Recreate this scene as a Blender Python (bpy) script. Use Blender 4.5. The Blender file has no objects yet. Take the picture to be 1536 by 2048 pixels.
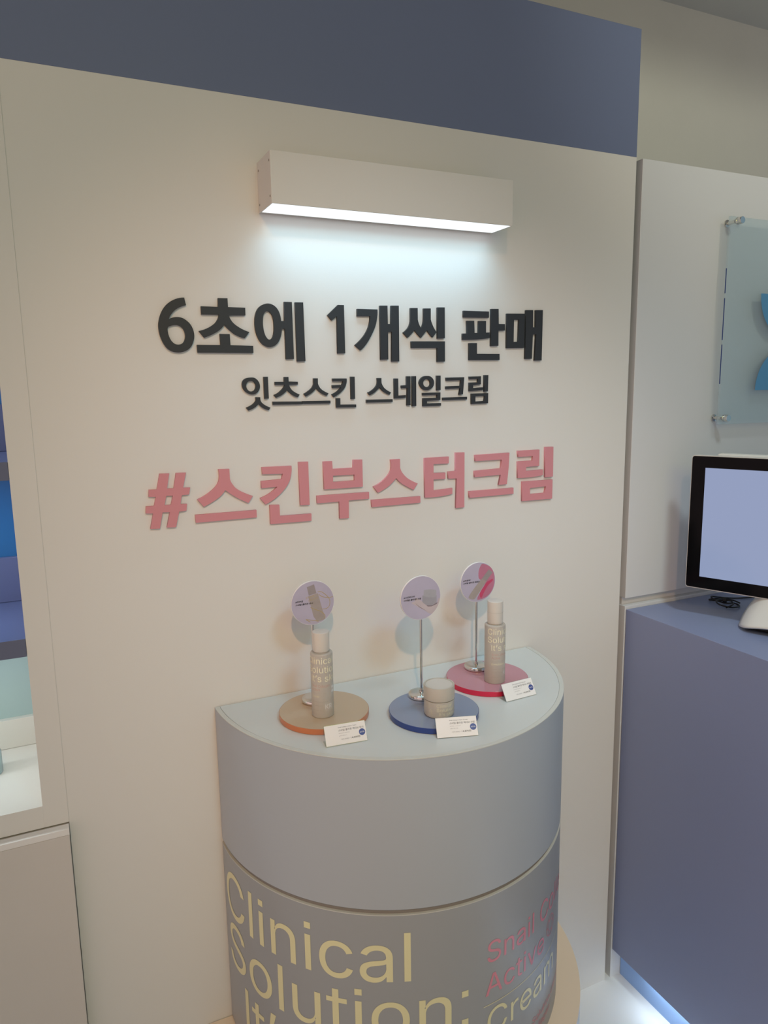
import bpy, bmesh, math, random
from mathutils import Vector, Matrix
random.seed(7)
PI = math.pi
R = math.radians
C = bpy.context.scene.collection
SC = bpy.context.scene

# ------------------------------------------------------------------ camera
cam_d = bpy.data.cameras.new('camera')
cam = bpy.data.objects.new('camera', cam_d)
C.objects.link(cam)
SC.camera = cam
yaw, pitch, roll = R(24.8091), R(9.4706), R(-0.9022)
fw = Vector((math.sin(yaw)*math.cos(pitch), math.cos(yaw)*math.cos(pitch), -math.sin(pitch)))
rt = Vector((math.cos(yaw), -math.sin(yaw), 0))
up = rt.cross(fw)
r2 = rt*math.cos(roll) + up*math.sin(roll)
u2 = -rt*math.sin(roll) + up*math.cos(roll)
m = Matrix((r2, u2, -fw)).transposed().to_4x4()
m.translation = Vector((0, -1.26, 1.5037))
cam.matrix_world = m
cam_d.sensor_fit = 'VERTICAL'
cam_d.sensor_height = 24.0
cam_d.lens = 1450.17/2048*24.0
cam_d.clip_start = 0.05

# ------------------------------------------------------------------ light and exposure
SC.view_settings.view_transform = 'Standard'
SC.view_settings.look = 'None'
SC.view_settings.gamma = 1.0
SC.view_settings.use_curve_mapping = False
SC.view_settings.exposure = 0.07

WORLD_LEFT, WORLD_RIGHT = (0.781, 0.572, 0.545), (0.177, 0.282, 0.354)
world = bpy.data.worlds.new('world')
SC.world = world
world.use_nodes = True
wn = world.node_tree
bg = wn.nodes['Background']
bg.inputs[1].default_value = 1.0
# the unseen shop around the display: warmer to the left, cooler daylight to the right
wt = wn.nodes.new('ShaderNodeTexCoord')
ws = wn.nodes.new('ShaderNodeSeparateXYZ')
wm = wn.nodes.new('ShaderNodeMapRange')
wm.inputs['From Min'].default_value = -0.8
wm.inputs['From Max'].default_value = 0.8
wx = wn.nodes.new('ShaderNodeMix')
wx.data_type = 'RGBA'
wx.inputs['A'].default_value = WORLD_LEFT + (1,)
wx.inputs['B'].default_value = WORLD_RIGHT + (1,)
wn.links.new(wt.outputs['Generated'], ws.inputs[0])
wn.links.new(ws.outputs['X'], wm.inputs['Value'])
wn.links.new(wm.outputs['Result'], wx.inputs['Factor'])
wn.links.new(wx.outputs['Result'], bg.inputs[0])

def lamp(name, kind, loc, aim, power, col, **kw):
    d = bpy.data.lights.new(name, kind)
    d.energy = power
    d.color = col
    for k, v in kw.items():
        setattr(d, k, v)
    o = bpy.data.objects.new(name, d)
    o.location = loc
    o.rotation_euler = (Vector(aim) - Vector(loc)).to_track_quat('-Z', 'Y').to_euler()
    C.objects.link(o)
    return o

LAMPS = {   # power, colour
    'key': (78.796, (1.000, 0.546, 0.275)),
    'mid_fill': (85.381, (0.297, 0.695, 1.000)),
    'right': (55.387, (0.780, 0.944, 1.000)),
    'rear_fill': (63.184, (0.994, 1.000, 0.847)),
    'wide': (7.551, (0.894, 1.000, 0.000)),
    'wall': (0.432, (0.423, 0.760, 1.000)),
    'shelf': (0.852, (0.905, 1.000, 0.987)),
    'strip': (0.702, (0.832, 0.946, 1.000)),}
def L(key, kind, loc, aim, **kw):
    return lamp('lamp_'+key, kind, loc, aim, LAMPS[key][0], LAMPS[key][1], **kw)
L('key', 'SPOT', (-0.26, -2.10, 2.72), (0.60, 0, 1.08), spot_size=R(38), spot_blend=1.0, shadow_soft_size=0.03)
L('mid_fill', 'SPOT', (0.60, -1.70, 2.72), (0.55, 0.0, 1.34), spot_size=R(38), spot_blend=1.0, shadow_soft_size=0.25)  # added fill spot, brightens the wall around the lettering
L('right', 'SPOT', (0.95, -1.10, 2.76), (1.36, -0.08, 0.45), spot_size=R(54), spot_blend=1.0, shadow_soft_size=0.14)
L('rear_fill', 'SPOT', (1.10, -2.10, 2.72), (2.0, 0.8, 2.25), spot_size=R(50), spot_blend=1.0, shadow_soft_size=0.02)  # added spot to lift the plaster behind the partition
L('wide', 'AREA', (0.2, -3.0, 2.60), (0.5, 0.0, 0.8), shape='RECTANGLE', size=1.6, size_y=0.8)
L('wall', 'AREA', (0.590, -0.043, 1.8022), (0.590, -0.043, 0), shape='RECTANGLE', size=0.455, size_y=0.058, spread=R(112))

# ------------------------------------------------------------------ materials
def lin(c):
    c = c/255.0
    return c/12.92 if c <= 0.04045 else ((c+0.055)/1.055)**2.4
def srgb(r, g, b):
    return (lin(r), lin(g), lin(b), 1.0)

def mat(name, col, rough=0.5, metal=0.0, var=0.0, scale=8.0, bump=0.0, bscale=200.0, coat=0.0, spec=0.5, trans=0.0, ior=1.45, alpha=1.0, emit=None, estr=0.0):
    m = bpy.data.materials.new(name)
    m.use_nodes = True
    nt = m.node_tree
    b = nt.nodes['Principled BSDF']
    b.inputs['Base Color'].default_value = col
    b.inputs['Roughness'].default_value = rough
    b.inputs['Metallic'].default_value = metal
    b.inputs['Specular IOR Level'].default_value = spec
    b.inputs['Coat Weight'].default_value = coat
    b.inputs['Transmission Weight'].default_value = trans
    b.inputs['IOR'].default_value = ior
    b.inputs['Alpha'].default_value = alpha
    if emit:
        b.inputs['Emission Color'].default_value = emit
        b.inputs['Emission Strength'].default_value = estr
    tc = nt.nodes.new('ShaderNodeTexCoord')
    if var > 0:
        n = nt.nodes.new('ShaderNodeTexNoise')
        n.inputs['Scale'].default_value = scale
        n.inputs['Detail'].default_value = 4
        nt.links.new(tc.outputs['Object'], n.inputs['Vector'])
        mx = nt.nodes.new('ShaderNodeMix')
        mx.data_type = 'RGBA'
        mx.inputs['A'].default_value = tuple(c*(1-var) for c in col[:3]) + (1,)
        mx.inputs['B'].default_value = tuple(min(1, c*(1+var)) for c in col[:3]) + (1,)
        nt.links.new(n.outputs['Fac'], mx.inputs['Factor'])
        nt.links.new(mx.outputs['Result'], b.inputs['Base Color'])
    if bump > 0:
        n2 = nt.nodes.new('ShaderNodeTexNoise')
        n2.inputs['Scale'].default_value = bscale
        n2.inputs['Detail'].default_value = 5
        nt.links.new(tc.outputs['Object'], n2.inputs['Vector'])
        bp = nt.nodes.new('ShaderNodeBump')
        bp.inputs['Strength'].default_value = bump
        bp.inputs['Distance'].default_value = 0.002
        nt.links.new(n2.outputs['Fac'], bp.inputs['Height'])
        nt.links.new(bp.outputs['Normal'], b.inputs['Normal'])
    return m

M = {}
M['wall'] = mat('cream_laminate', (0.72, 0.705, 0.665, 1), 0.5, var=0.015, scale=3, bump=0.04, bscale=400)
M['panel'] = mat('white_laminate', (0.675, 0.685, 0.69, 1), 0.45, var=0.015, scale=3, bump=0.04, bscale=400)
M['band'] = mat('blue_grey_laminate', (0.155, 0.190, 0.310, 1), 0.5, var=0.03, scale=2, bump=0.04, bscale=400)
M['cabinet'] = mat('taupe_laminate', (0.63, 0.59, 0.55, 1), 0.55, var=0.03, scale=4, bump=0.08, bscale=500)
M['counter'] = mat('blue_laminate', (0.245, 0.285, 0.450, 1), 0.38, var=0.02, scale=2, bump=0.05, bscale=500)
M['kick'] = mat('light_blue_laminate', (0.31, 0.49, 0.84, 1), 0.4, var=0.02)
M['floor'] = mat('white_floor', (0.87, 0.87, 0.87, 1), 0.38, var=0.05, scale=5)
M['plaster'] = mat('grey_plaster', (0.67, 0.655, 0.58, 1), 0.9, var=0.06, scale=3.5, bump=0.5, bscale=60)
M['ceiling'] = mat('ceiling_plaster', (0.60, 0.60, 0.56, 1), 0.9, var=0.05, scale=3, bump=0.5, bscale=50)
M['lamp'] = mat('painted_steel', (0.66, 0.645, 0.60, 1), 0.45)
M['diffuser'] = mat('lit_diffuser', (0.9, 0.95, 1, 1), 0.5, emit=(0.90, 0.95, 0.97, 1), estr=0.9)
M['screw'] = mat('screw_steel', (0.35, 0.33, 0.28, 1), 0.4, 0.8)
M['black'] = mat('black_foam_board', (0.026, 0.028, 0.031, 1), 0.5, bump=0.05, bscale=300)
M['pinkl'] = mat('pink_foam_board', (0.62, 0.255, 0.280, 1), 0.5, bump=0.05, bscale=300)
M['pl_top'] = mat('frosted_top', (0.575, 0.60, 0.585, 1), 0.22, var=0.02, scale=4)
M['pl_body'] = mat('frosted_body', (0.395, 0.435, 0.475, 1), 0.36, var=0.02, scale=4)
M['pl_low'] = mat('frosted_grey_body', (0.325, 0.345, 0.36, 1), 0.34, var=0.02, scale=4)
M['pl_rim'] = mat('frosted_rim', (0.56, 0.57, 0.53, 1), 0.3)
M['groove'] = mat('dark_groove', (0.24, 0.225, 0.205, 1), 0.6)
M['peach'] = mat('peach_top', (0.90, 0.75, 0.59, 1), 0.45)
M['plat'] = mat('platform_side', (0.62, 0.66, 0.70, 1), 0.4)
M['ink_y'] = mat('cream_yellow_ink', (0.74, 0.71, 0.43, 1), 0.35)
M['ink_p'] = mat('pink_ink', (0.66, 0.24, 0.30, 1), 0.30)
M['ink_w'] = mat('pale_ink', (0.88, 0.84, 0.62, 1), 0.4)
M['ink_r'] = mat('faint_red_ink', (0.66, 0.45, 0.40, 1), 0.5)
M['ink_g'] = mat('faint_grey_ink', (0.54, 0.50, 0.43, 1), 0.5)
M['ink_k'] = mat('black_ink', (0.03, 0.03, 0.035, 1), 0.5)
M['ink_lg'] = mat('light_grey_ink', (0.35, 0.34, 0.34, 1), 0.5)
M['ink_b'] = mat('navy_ink', (0.055, 0.085, 0.28, 1), 0.4)
M['white'] = mat('white_card', (0.80, 0.78, 0.76, 1), 0.5)
M['chrome'] = mat('chrome', (0.72, 0.70, 0.66, 1), 0.09, 1.0)
M['or_top'] = mat('orange_acrylic_top', (0.50, 0.385, 0.27, 1), 0.10, var=0.02)
M['or_edge'] = mat('orange_acrylic_edge', (0.56, 0.190, 0.080, 1), 0.2)
M['bl_top'] = mat('blue_acrylic_top', (0.235, 0.275, 0.375, 1), 0.10, var=0.02)
M['bl_edge'] = mat('blue_acrylic_edge', (0.030, 0.060, 0.24, 1), 0.2)
M['pk_top'] = mat('pink_acrylic_top', (0.49, 0.235, 0.28, 1), 0.10, var=0.02)
M['pk_edge'] = mat('pink_acrylic_edge', (0.64, 0.022, 0.075, 1), 0.2)
M['glass'] = mat('frosted_glass', (0.66, 0.61, 0.54, 1), 0.38, trans=0.38, coat=0.1)
M['cap'] = mat('frosted_cap', (0.80, 0.75, 0.68, 1), 0.36, trans=0.30)
M['jar'] = mat('frosted_jar', (0.72, 0.67, 0.58, 1), 0.34, trans=0.42)
M['lilac'] = mat('lilac_print', (0.47, 0.43, 0.54, 1), 0.35, var=0.13, scale=22)
M['capgrey'] = mat('grey_cap_print', (0.33, 0.29, 0.29, 1), 0.4, var=0.15, scale=50)
M['bodygrey'] = mat('greige_bottle_print', (0.39, 0.335, 0.31, 1), 0.4, var=0.18, scale=60)
M['hand'] = mat('hand_print', (0.54, 0.46, 0.475, 1), 0.4, var=0.12, scale=50)
M['jarbody'] = mat('jar_print', (0.36, 0.345, 0.38, 1), 0.4, var=0.15, scale=60)
M['jarlid'] = mat('jar_lid_print', (0.40, 0.39, 0.42, 1), 0.4, var=0.12, scale=60)
M['shade'] = mat('dark_line_print', (0.24, 0.19, 0.21, 1), 0.4)
M['pink'] = mat('pink_print', (0.50, 0.185, 0.27, 1), 0.4, var=0.2, scale=30)
M['deep'] = mat('deep_pink_print', (0.56, 0.075, 0.155, 1), 0.4, var=0.1, scale=30)
M['ribbon'] = mat('yellow_ribbon_print', (0.45, 0.345, 0.14, 1), 0.4, var=0.2, scale=80)
M['mon_w'] = mat('white_plastic', (0.74, 0.725, 0.69, 1), 0.35)
M['mon_b'] = mat('black_glass', (0.003, 0.003, 0.004, 1), 0.10, spec=0.12)
M['screen'] = mat('lit_screen', (0.02, 0.02, 0.03, 1), 0.12, emit=(0.245, 0.300, 0.46, 1), estr=1.0)
M['rubber'] = mat('black_rubber', (0.012, 0.012, 0.013, 1), 0.5)
M['shelf'] = mat('lavender_blue_paint', (0.125, 0.165, 0.36, 1), 0.35, var=0.03)
M['shelf_front'] = mat('slate_edge', (0.125, 0.140, 0.215, 1), 0.5)
M['blue_back'] = mat('bright_blue_acrylic', (0.02, 0.16, 0.44, 1), 0.3, var=0.15, scale=6)
M['pale_back'] = mat('pale_teal_acrylic', (0.40, 0.53, 0.53, 1), 0.3)
M['niche'] = mat('niche_white', (0.68, 0.685, 0.65, 1), 0.4)
M['sign_blue'] = mat('sky_blue_vinyl', (0.09, 0.28, 0.50, 1), 0.3)
M['sign_refraction'] = mat('navy_refraction', (0.02, 0.05, 0.22, 1), 0.3)  # stands in for blue refracted at the sheet's edge

def clear(name, tint, refl=0.05, rough=0.02, milk=0.0):
    m = bpy.data.materials.new(name)
    m.use_nodes = True
    nt = m.node_tree
    nt.nodes.clear()
    out = nt.nodes.new('ShaderNodeOutputMaterial')
    tr = nt.nodes.new('ShaderNodeBsdfTransparent')
    tr.inputs[0].default_value = tint
    gl = nt.nodes.new('ShaderNodeBsdfGlossy')
    gl.inputs['Roughness'].default_value = rough
    mx = nt.nodes.new('ShaderNodeMixShader')
    mx.inputs[0].default_value = refl
    nt.links.new(tr.outputs[0], mx.inputs[1])
    nt.links.new(gl.outputs[0], mx.inputs[2])
    df = nt.nodes.new('ShaderNodeBsdfDiffuse')
    df.inputs[0].default_value = (0.66, 0.74, 0.77, 1)
    m2 = nt.nodes.new('ShaderNodeMixShader')
    m2.inputs[0].default_value = milk
    nt.links.new(mx.outputs[0], m2.inputs[1])
    nt.links.new(df.outputs[0], m2.inputs[2])
    nt.links.new(m2.outputs[0], out.inputs[0])
    return m
M['acrylic'] = clear('clear_acrylic', (0.93, 0.97, 0.98, 1), milk=0.14, refl=0.09)
M['holder'] = clear('clear_holder', (0.93, 0.96, 0.95, 1), milk=0.05)

# ------------------------------------------------------------------ helpers
def obj(name, bm, mt, parent=None, bevel=0.0, seg=2, smooth=False, auto=None):
    me = bpy.data.meshes.new(name)
    if isinstance(bm, bpy.types.Mesh):
        me = bm
    else:
        bmesh.ops.recalc_face_normals(bm, faces=bm.faces)
        bm.to_mesh(me)
        bm.free()
    for x in (mt if isinstance(mt, (list, tuple)) else [mt]):
        me.materials.append(x)
    o = bpy.data.objects.new(name, me)
    C.objects.link(o)
    if smooth:
        for p in me.polygons:
            p.use_smooth = True
        if auto:
            me.set_sharp_from_angle(angle=R(auto))
    if bevel > 0:
        b = o.modifiers.new('bevel', 'BEVEL')
        b.width = bevel
        b.segments = seg
        b.limit_method = 'ANGLE'
        b.angle_limit = R(40)
    if parent:
        o.parent = parent
    return o

def thing(name, label, cat, loc=(0, 0, 0), rz=0, group=None):
    o = bpy.data.objects.new(name, None)
    o.empty_display_size = 0.05
    C.objects.link(o)
    o.location = loc
    o.rotation_euler = (0, 0, rz)
    tag(o, label, cat, group)
    return o

def tag(o, label, cat, group=None):
    o['label'] = label
    o['category'] = cat
    if group:
        o['group'] = group
    return o

def struct(o):
    o['kind'] = 'structure'
    return o

def box(x0, x1, y0, y1, z0, z1, bm=None):
    bm = bm or bmesh.new()
    vs = [bm.verts.new((x, y, z)) for x in (x0, x1) for y in (y0, y1) for z in (z0, z1)]
    for f in ((0, 1, 3, 2), (4, 6, 7, 5), (0, 4, 5, 1), (2, 3, 7, 6), (0, 2, 6, 4), (1, 5, 7, 3)):
        bm.faces.new([vs[i] for i in f])
    return bm

def lathe(prof, n=64, bm=None, cx=0, cy=0):
    bm = bm or bmesh.new()
    rings = []
    for (r, z) in prof:
        if r < 1e-6:
            rings.append([bm.verts.new((cx, cy, z))])
        else:
            rings.append([bm.verts.new((cx+r*math.cos(2*PI*i/n), cy+r*math.sin(2*PI*i/n), z)) for i in range(n)])
    for a, b in zip(rings, rings[1:]):
        for i in range(n):
            j = (i+1) % n
            if len(a) == 1 and len(b) > 1:
                bm.faces.new((a[0], b[i], b[j]))
            elif len(b) == 1 and len(a) > 1:
                bm.faces.new((a[i], a[j], b[0]))
            elif len(a) > 1:
                bm.faces.new((a[i], a[j], b[j], b[i]))
    return bm

def half_disc(r, z0, z1, n=96, bm=None, r_in=None, y_back=0.0):
    """half cylinder, flat side on the wall (y = y_back), belly towards -y, local origin at the wall centre"""
    bm = bm or bmesh.new()
    pts = [(-r*math.cos(PI*i/n), -r*math.sin(PI*i/n)+y_back) for i in range(n+1)]
    if r_in:
        pts += [(-r_in*math.cos(PI*i/n), -r_in*math.sin(PI*i/n)+y_back) for i in range(n, -1, -1)]
        lo = [bm.verts.new((x, y, z0)) for x, y in pts]
        hi = [bm.verts.new((x, y, z1)) for x, y in pts]
        k = n+1
        for i in range(n):
            bm.faces.new((lo[i], lo[i+1], hi[i+1], hi[i]))
            a, b = 2*k-1-i, 2*k-2-i
            bm.faces.new((lo[a], hi[a], hi[b], lo[b]))
            bm.faces.new((hi[i], hi[i+1], hi[b], hi[a]))
            bm.faces.new((lo[i], lo[a], lo[b], lo[i+1]))
        bm.faces.new((lo[0], hi[0], hi[2*k-1], lo[2*k-1]))
        bm.faces.new((lo[n], lo[n+1], hi[n+1], hi[n]))
        return bm
    lo = [bm.verts.new((x, y, z0)) for x, y in pts]
    hi = [bm.verts.new((x, y, z1)) for x, y in pts]
    for i in range(len(pts)):
        j = (i+1) % len(pts)
        bm.faces.new((lo[i], lo[j], hi[j], hi[i]))
    bm.faces.new(lo)
    bm.faces.new(hi)
    return bm

def smooth_loop(tokens, k=6):
    """tokens 'x,zs x,z': s marks smooth points; returns a flattened closed outline"""
    pts = []
    for t in tokens.split():
        f = t.endswith('s')
        x, z = t.rstrip('s').split(',')
        pts.append((float(x), float(z), f))
    n = len(pts)
    out = []
    for i in range(n):
        p0, p1, p2, p3 = pts[i-1], pts[i], pts[(i+1) % n], pts[(i+2) % n]
        out.append((p1[0], p1[1]))
        if not (p1[2] or p2[2]):
            continue
        d = math.dist(p1[:2], p2[:2])
        def tan(a, b, c):
            if not b[2]:
                return None
            v = (c[0]-a[0], c[1]-a[1])
            L = math.hypot(*v) or 1
            return (v[0]/L*d, v[1]/L*d)
        t1, t2 = tan(p0, p1, p2), tan(p1, p2, p3)
        e = (p2[0]-p1[0], p2[1]-p1[1])
        if t1 is None:
            t1 = (2*e[0]-t2[0], 2*e[1]-t2[1])
        if t2 is None:
            t2 = (2*e[0]-t1[0], 2*e[1]-t1[1])
        for s in range(1, k):
            u = s/k
            h00, h10, h01, h11 = 2*u**3-3*u*u+1, u**3-2*u*u+u, -2*u**3+3*u*u, u**3-u*u
            out.append(tuple(h00*p1[q]+h10*t1[q]+h01*p2[q]+h11*t2[q] for q in (0, 1)))
    return out

def outline_mesh(loops, depth, bev=0.0):
    """closed 2D loops (holes allowed) -> mesh in the local XZ plane, back at y=0, front at y=-depth"""
    cu = bpy.data.curves.new('outline', 'CURVE')
    cu.dimensions = '2D'
    cu.fill_mode = 'BOTH'
    cu.extrude = max(depth/2-bev, 0)
    cu.bevel_depth = bev
    cu.bevel_resolution = 0
    if bev:
        cu.offset = -bev
    for lp in loops:
        sp = cu.splines.new('POLY')
        sp.points.add(len(lp)-1)
        for i, (x, z) in enumerate(lp):
            sp.points[i].co = (x, z, 0, 1)
        sp.use_cyclic_u = True
    return curve_mesh(cu, lambda v: Vector((v.x, -depth/2-v.z, v.y)))

def curve_mesh(cu, f):
    o = bpy.data.objects.new('tmp', cu)
    C.objects.link(o)
    dg = bpy.context.evaluated_depsgraph_get()
    dg.update()
    me = bpy.data.meshes.new_from_object(o.evaluated_get(dg))
    bpy.data.objects.remove(o)
    for v in me.vertices:
        v.co = f(v.co)
    me.materials.clear()
    return me

def text_bm(s, bold=0.0, shear=0.0):
    """text as a flat mesh; capitals are 1 unit tall for Latin; returns (bmesh, xmin, xmax)"""
    if all(ch in LATIN for ch in s):
        cu = bpy.data.curves.new('txt', 'CURVE')
        cu.dimensions = '2D'
        cu.fill_mode = 'BOTH'
        pen = 0.0
        for ch in s:
            adv, dat = LATIN[ch]
            for lp in (dat.split('|') if dat else []):
                pts = [tuple(float(c) for c in q.split(',')) for q in lp.split()]
                sp = cu.splines.new('POLY')
                sp.points.add(len(pts)-1)
                for i, (x, y) in enumerate(pts):
                    sp.points[i].co = ((pen+x+shear*y)/509.0, y/509.0, 0, 1)
                sp.use_cyclic_u = True
            pen += adv
        cu.offset = bold
        k = 1.0
    else:
        cu = bpy.data.curves.new('txt', 'FONT')
        cu.body = s
        cu.size = 1.0
        cu.offset = bold
        cu.shear = shear
        cu.resolution_u = 4
        k = 1/0.76
    me = curve_mesh(cu, lambda v: v*k)
    bm = bmesh.new()
    bm.from_mesh(me)
    bpy.data.meshes.remove(me)
    xs = [v.co.x for v in bm.verts]
    return bm, min(xs), max(xs)

def fit_text(s, x0, x1, base, cap, mapf, bold=0.0, shear=0.0, split=None, dest=None, mi=0):
    """writes s from x0 to x1 on the baseline, capitals cap tall; mapf(x, y) gives the 3D point"""
    bm, a, b = text_bm(s, bold, shear)
    for v in bm.verts:
        v.co.x = x0 + (v.co.x-a)/(b-a)*(x1-x0)
        v.co.y = base + v.co.y*cap
    if split:
        bmesh.ops.triangulate(bm, faces=bm.faces)
        for _ in range(12):
            es = [e for e in bm.edges if abs(e.verts[0].co.x-e.verts[1].co.x) > split]
            if not es:
                break
            bmesh.ops.subdivide_edges(bm, edges=es, cuts=1)
            bmesh.ops.triangulate(bm, faces=[f for f in bm.faces if len(f.verts) > 3])
    for v in bm.verts:
        v.co = mapf(v.co.x, v.co.y)
    for f in bm.faces:
        f.material_index = mi
    if dest is None:
        return bm
    me = bpy.data.meshes.new('t')
    bm.to_mesh(me)
    bm.free()
    dest.from_mesh(me)
    bpy.data.meshes.remove(me)
    return dest

def cyl_map(r, a0=0.0, cx=0, cy=0, eps=0.0003):
    """x is arc length measured from the angle a0 (0 = towards -y, positive towards +x)"""
    def f(x, y):
        a = a0 + x/r
        return Vector((cx+(r+eps)*math.sin(a), cy-(r+eps)*math.cos(a), y))
    return f

def tube(pts, r, n=10, closed=False, bm=None):
    bm = bm or bmesh.new()
    P = [Vector(p) for p in pts]
    rings = []
    prev = None
    for i, p in enumerate(P):
        a = P[i-1] if i > 0 else P[0]
        b = P[i+1] if i < len(P)-1 else P[-1]
        t = (b-a).normalized()
        if prev is None:
            prev = Vector((0, 0, 1)).cross(t)
            if prev.length < 1e-3:
                prev = Vector((1, 0, 0))
        nrm = (prev - t*prev.dot(t)).normalized()
        prev = nrm
        bi = t.cross(nrm)
        rings.append([bm.verts.new(p + nrm*r*math.cos(2*PI*k/n) + bi*r*math.sin(2*PI*k/n)) for k in range(n)])
    for a, b in zip(rings, rings[1:]):
        for k in range(n):
            bm.faces.new((a[k], a[(k+1) % n], b[(k+1) % n], b[k]))
    bm.faces.new(rings[0])
    bm.faces.new(rings[-1])
    return bm

def catmull(pts, k=8):
    P = [Vector(p) for p in pts]
    out = []
    for i in range(len(P)-1):
        a, b, c, d = P[max(i-1, 0)], P[i], P[i+1], P[min(i+2, len(P)-1)]
        for s in range(k):
            u = s/k
            out.append(0.5*((2*b)+(c-a)*u+(2*a-5*b+4*c-d)*u*u+(3*b-a-3*c+d)*u**3))
    out.append(P[-1])
    return out

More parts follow.
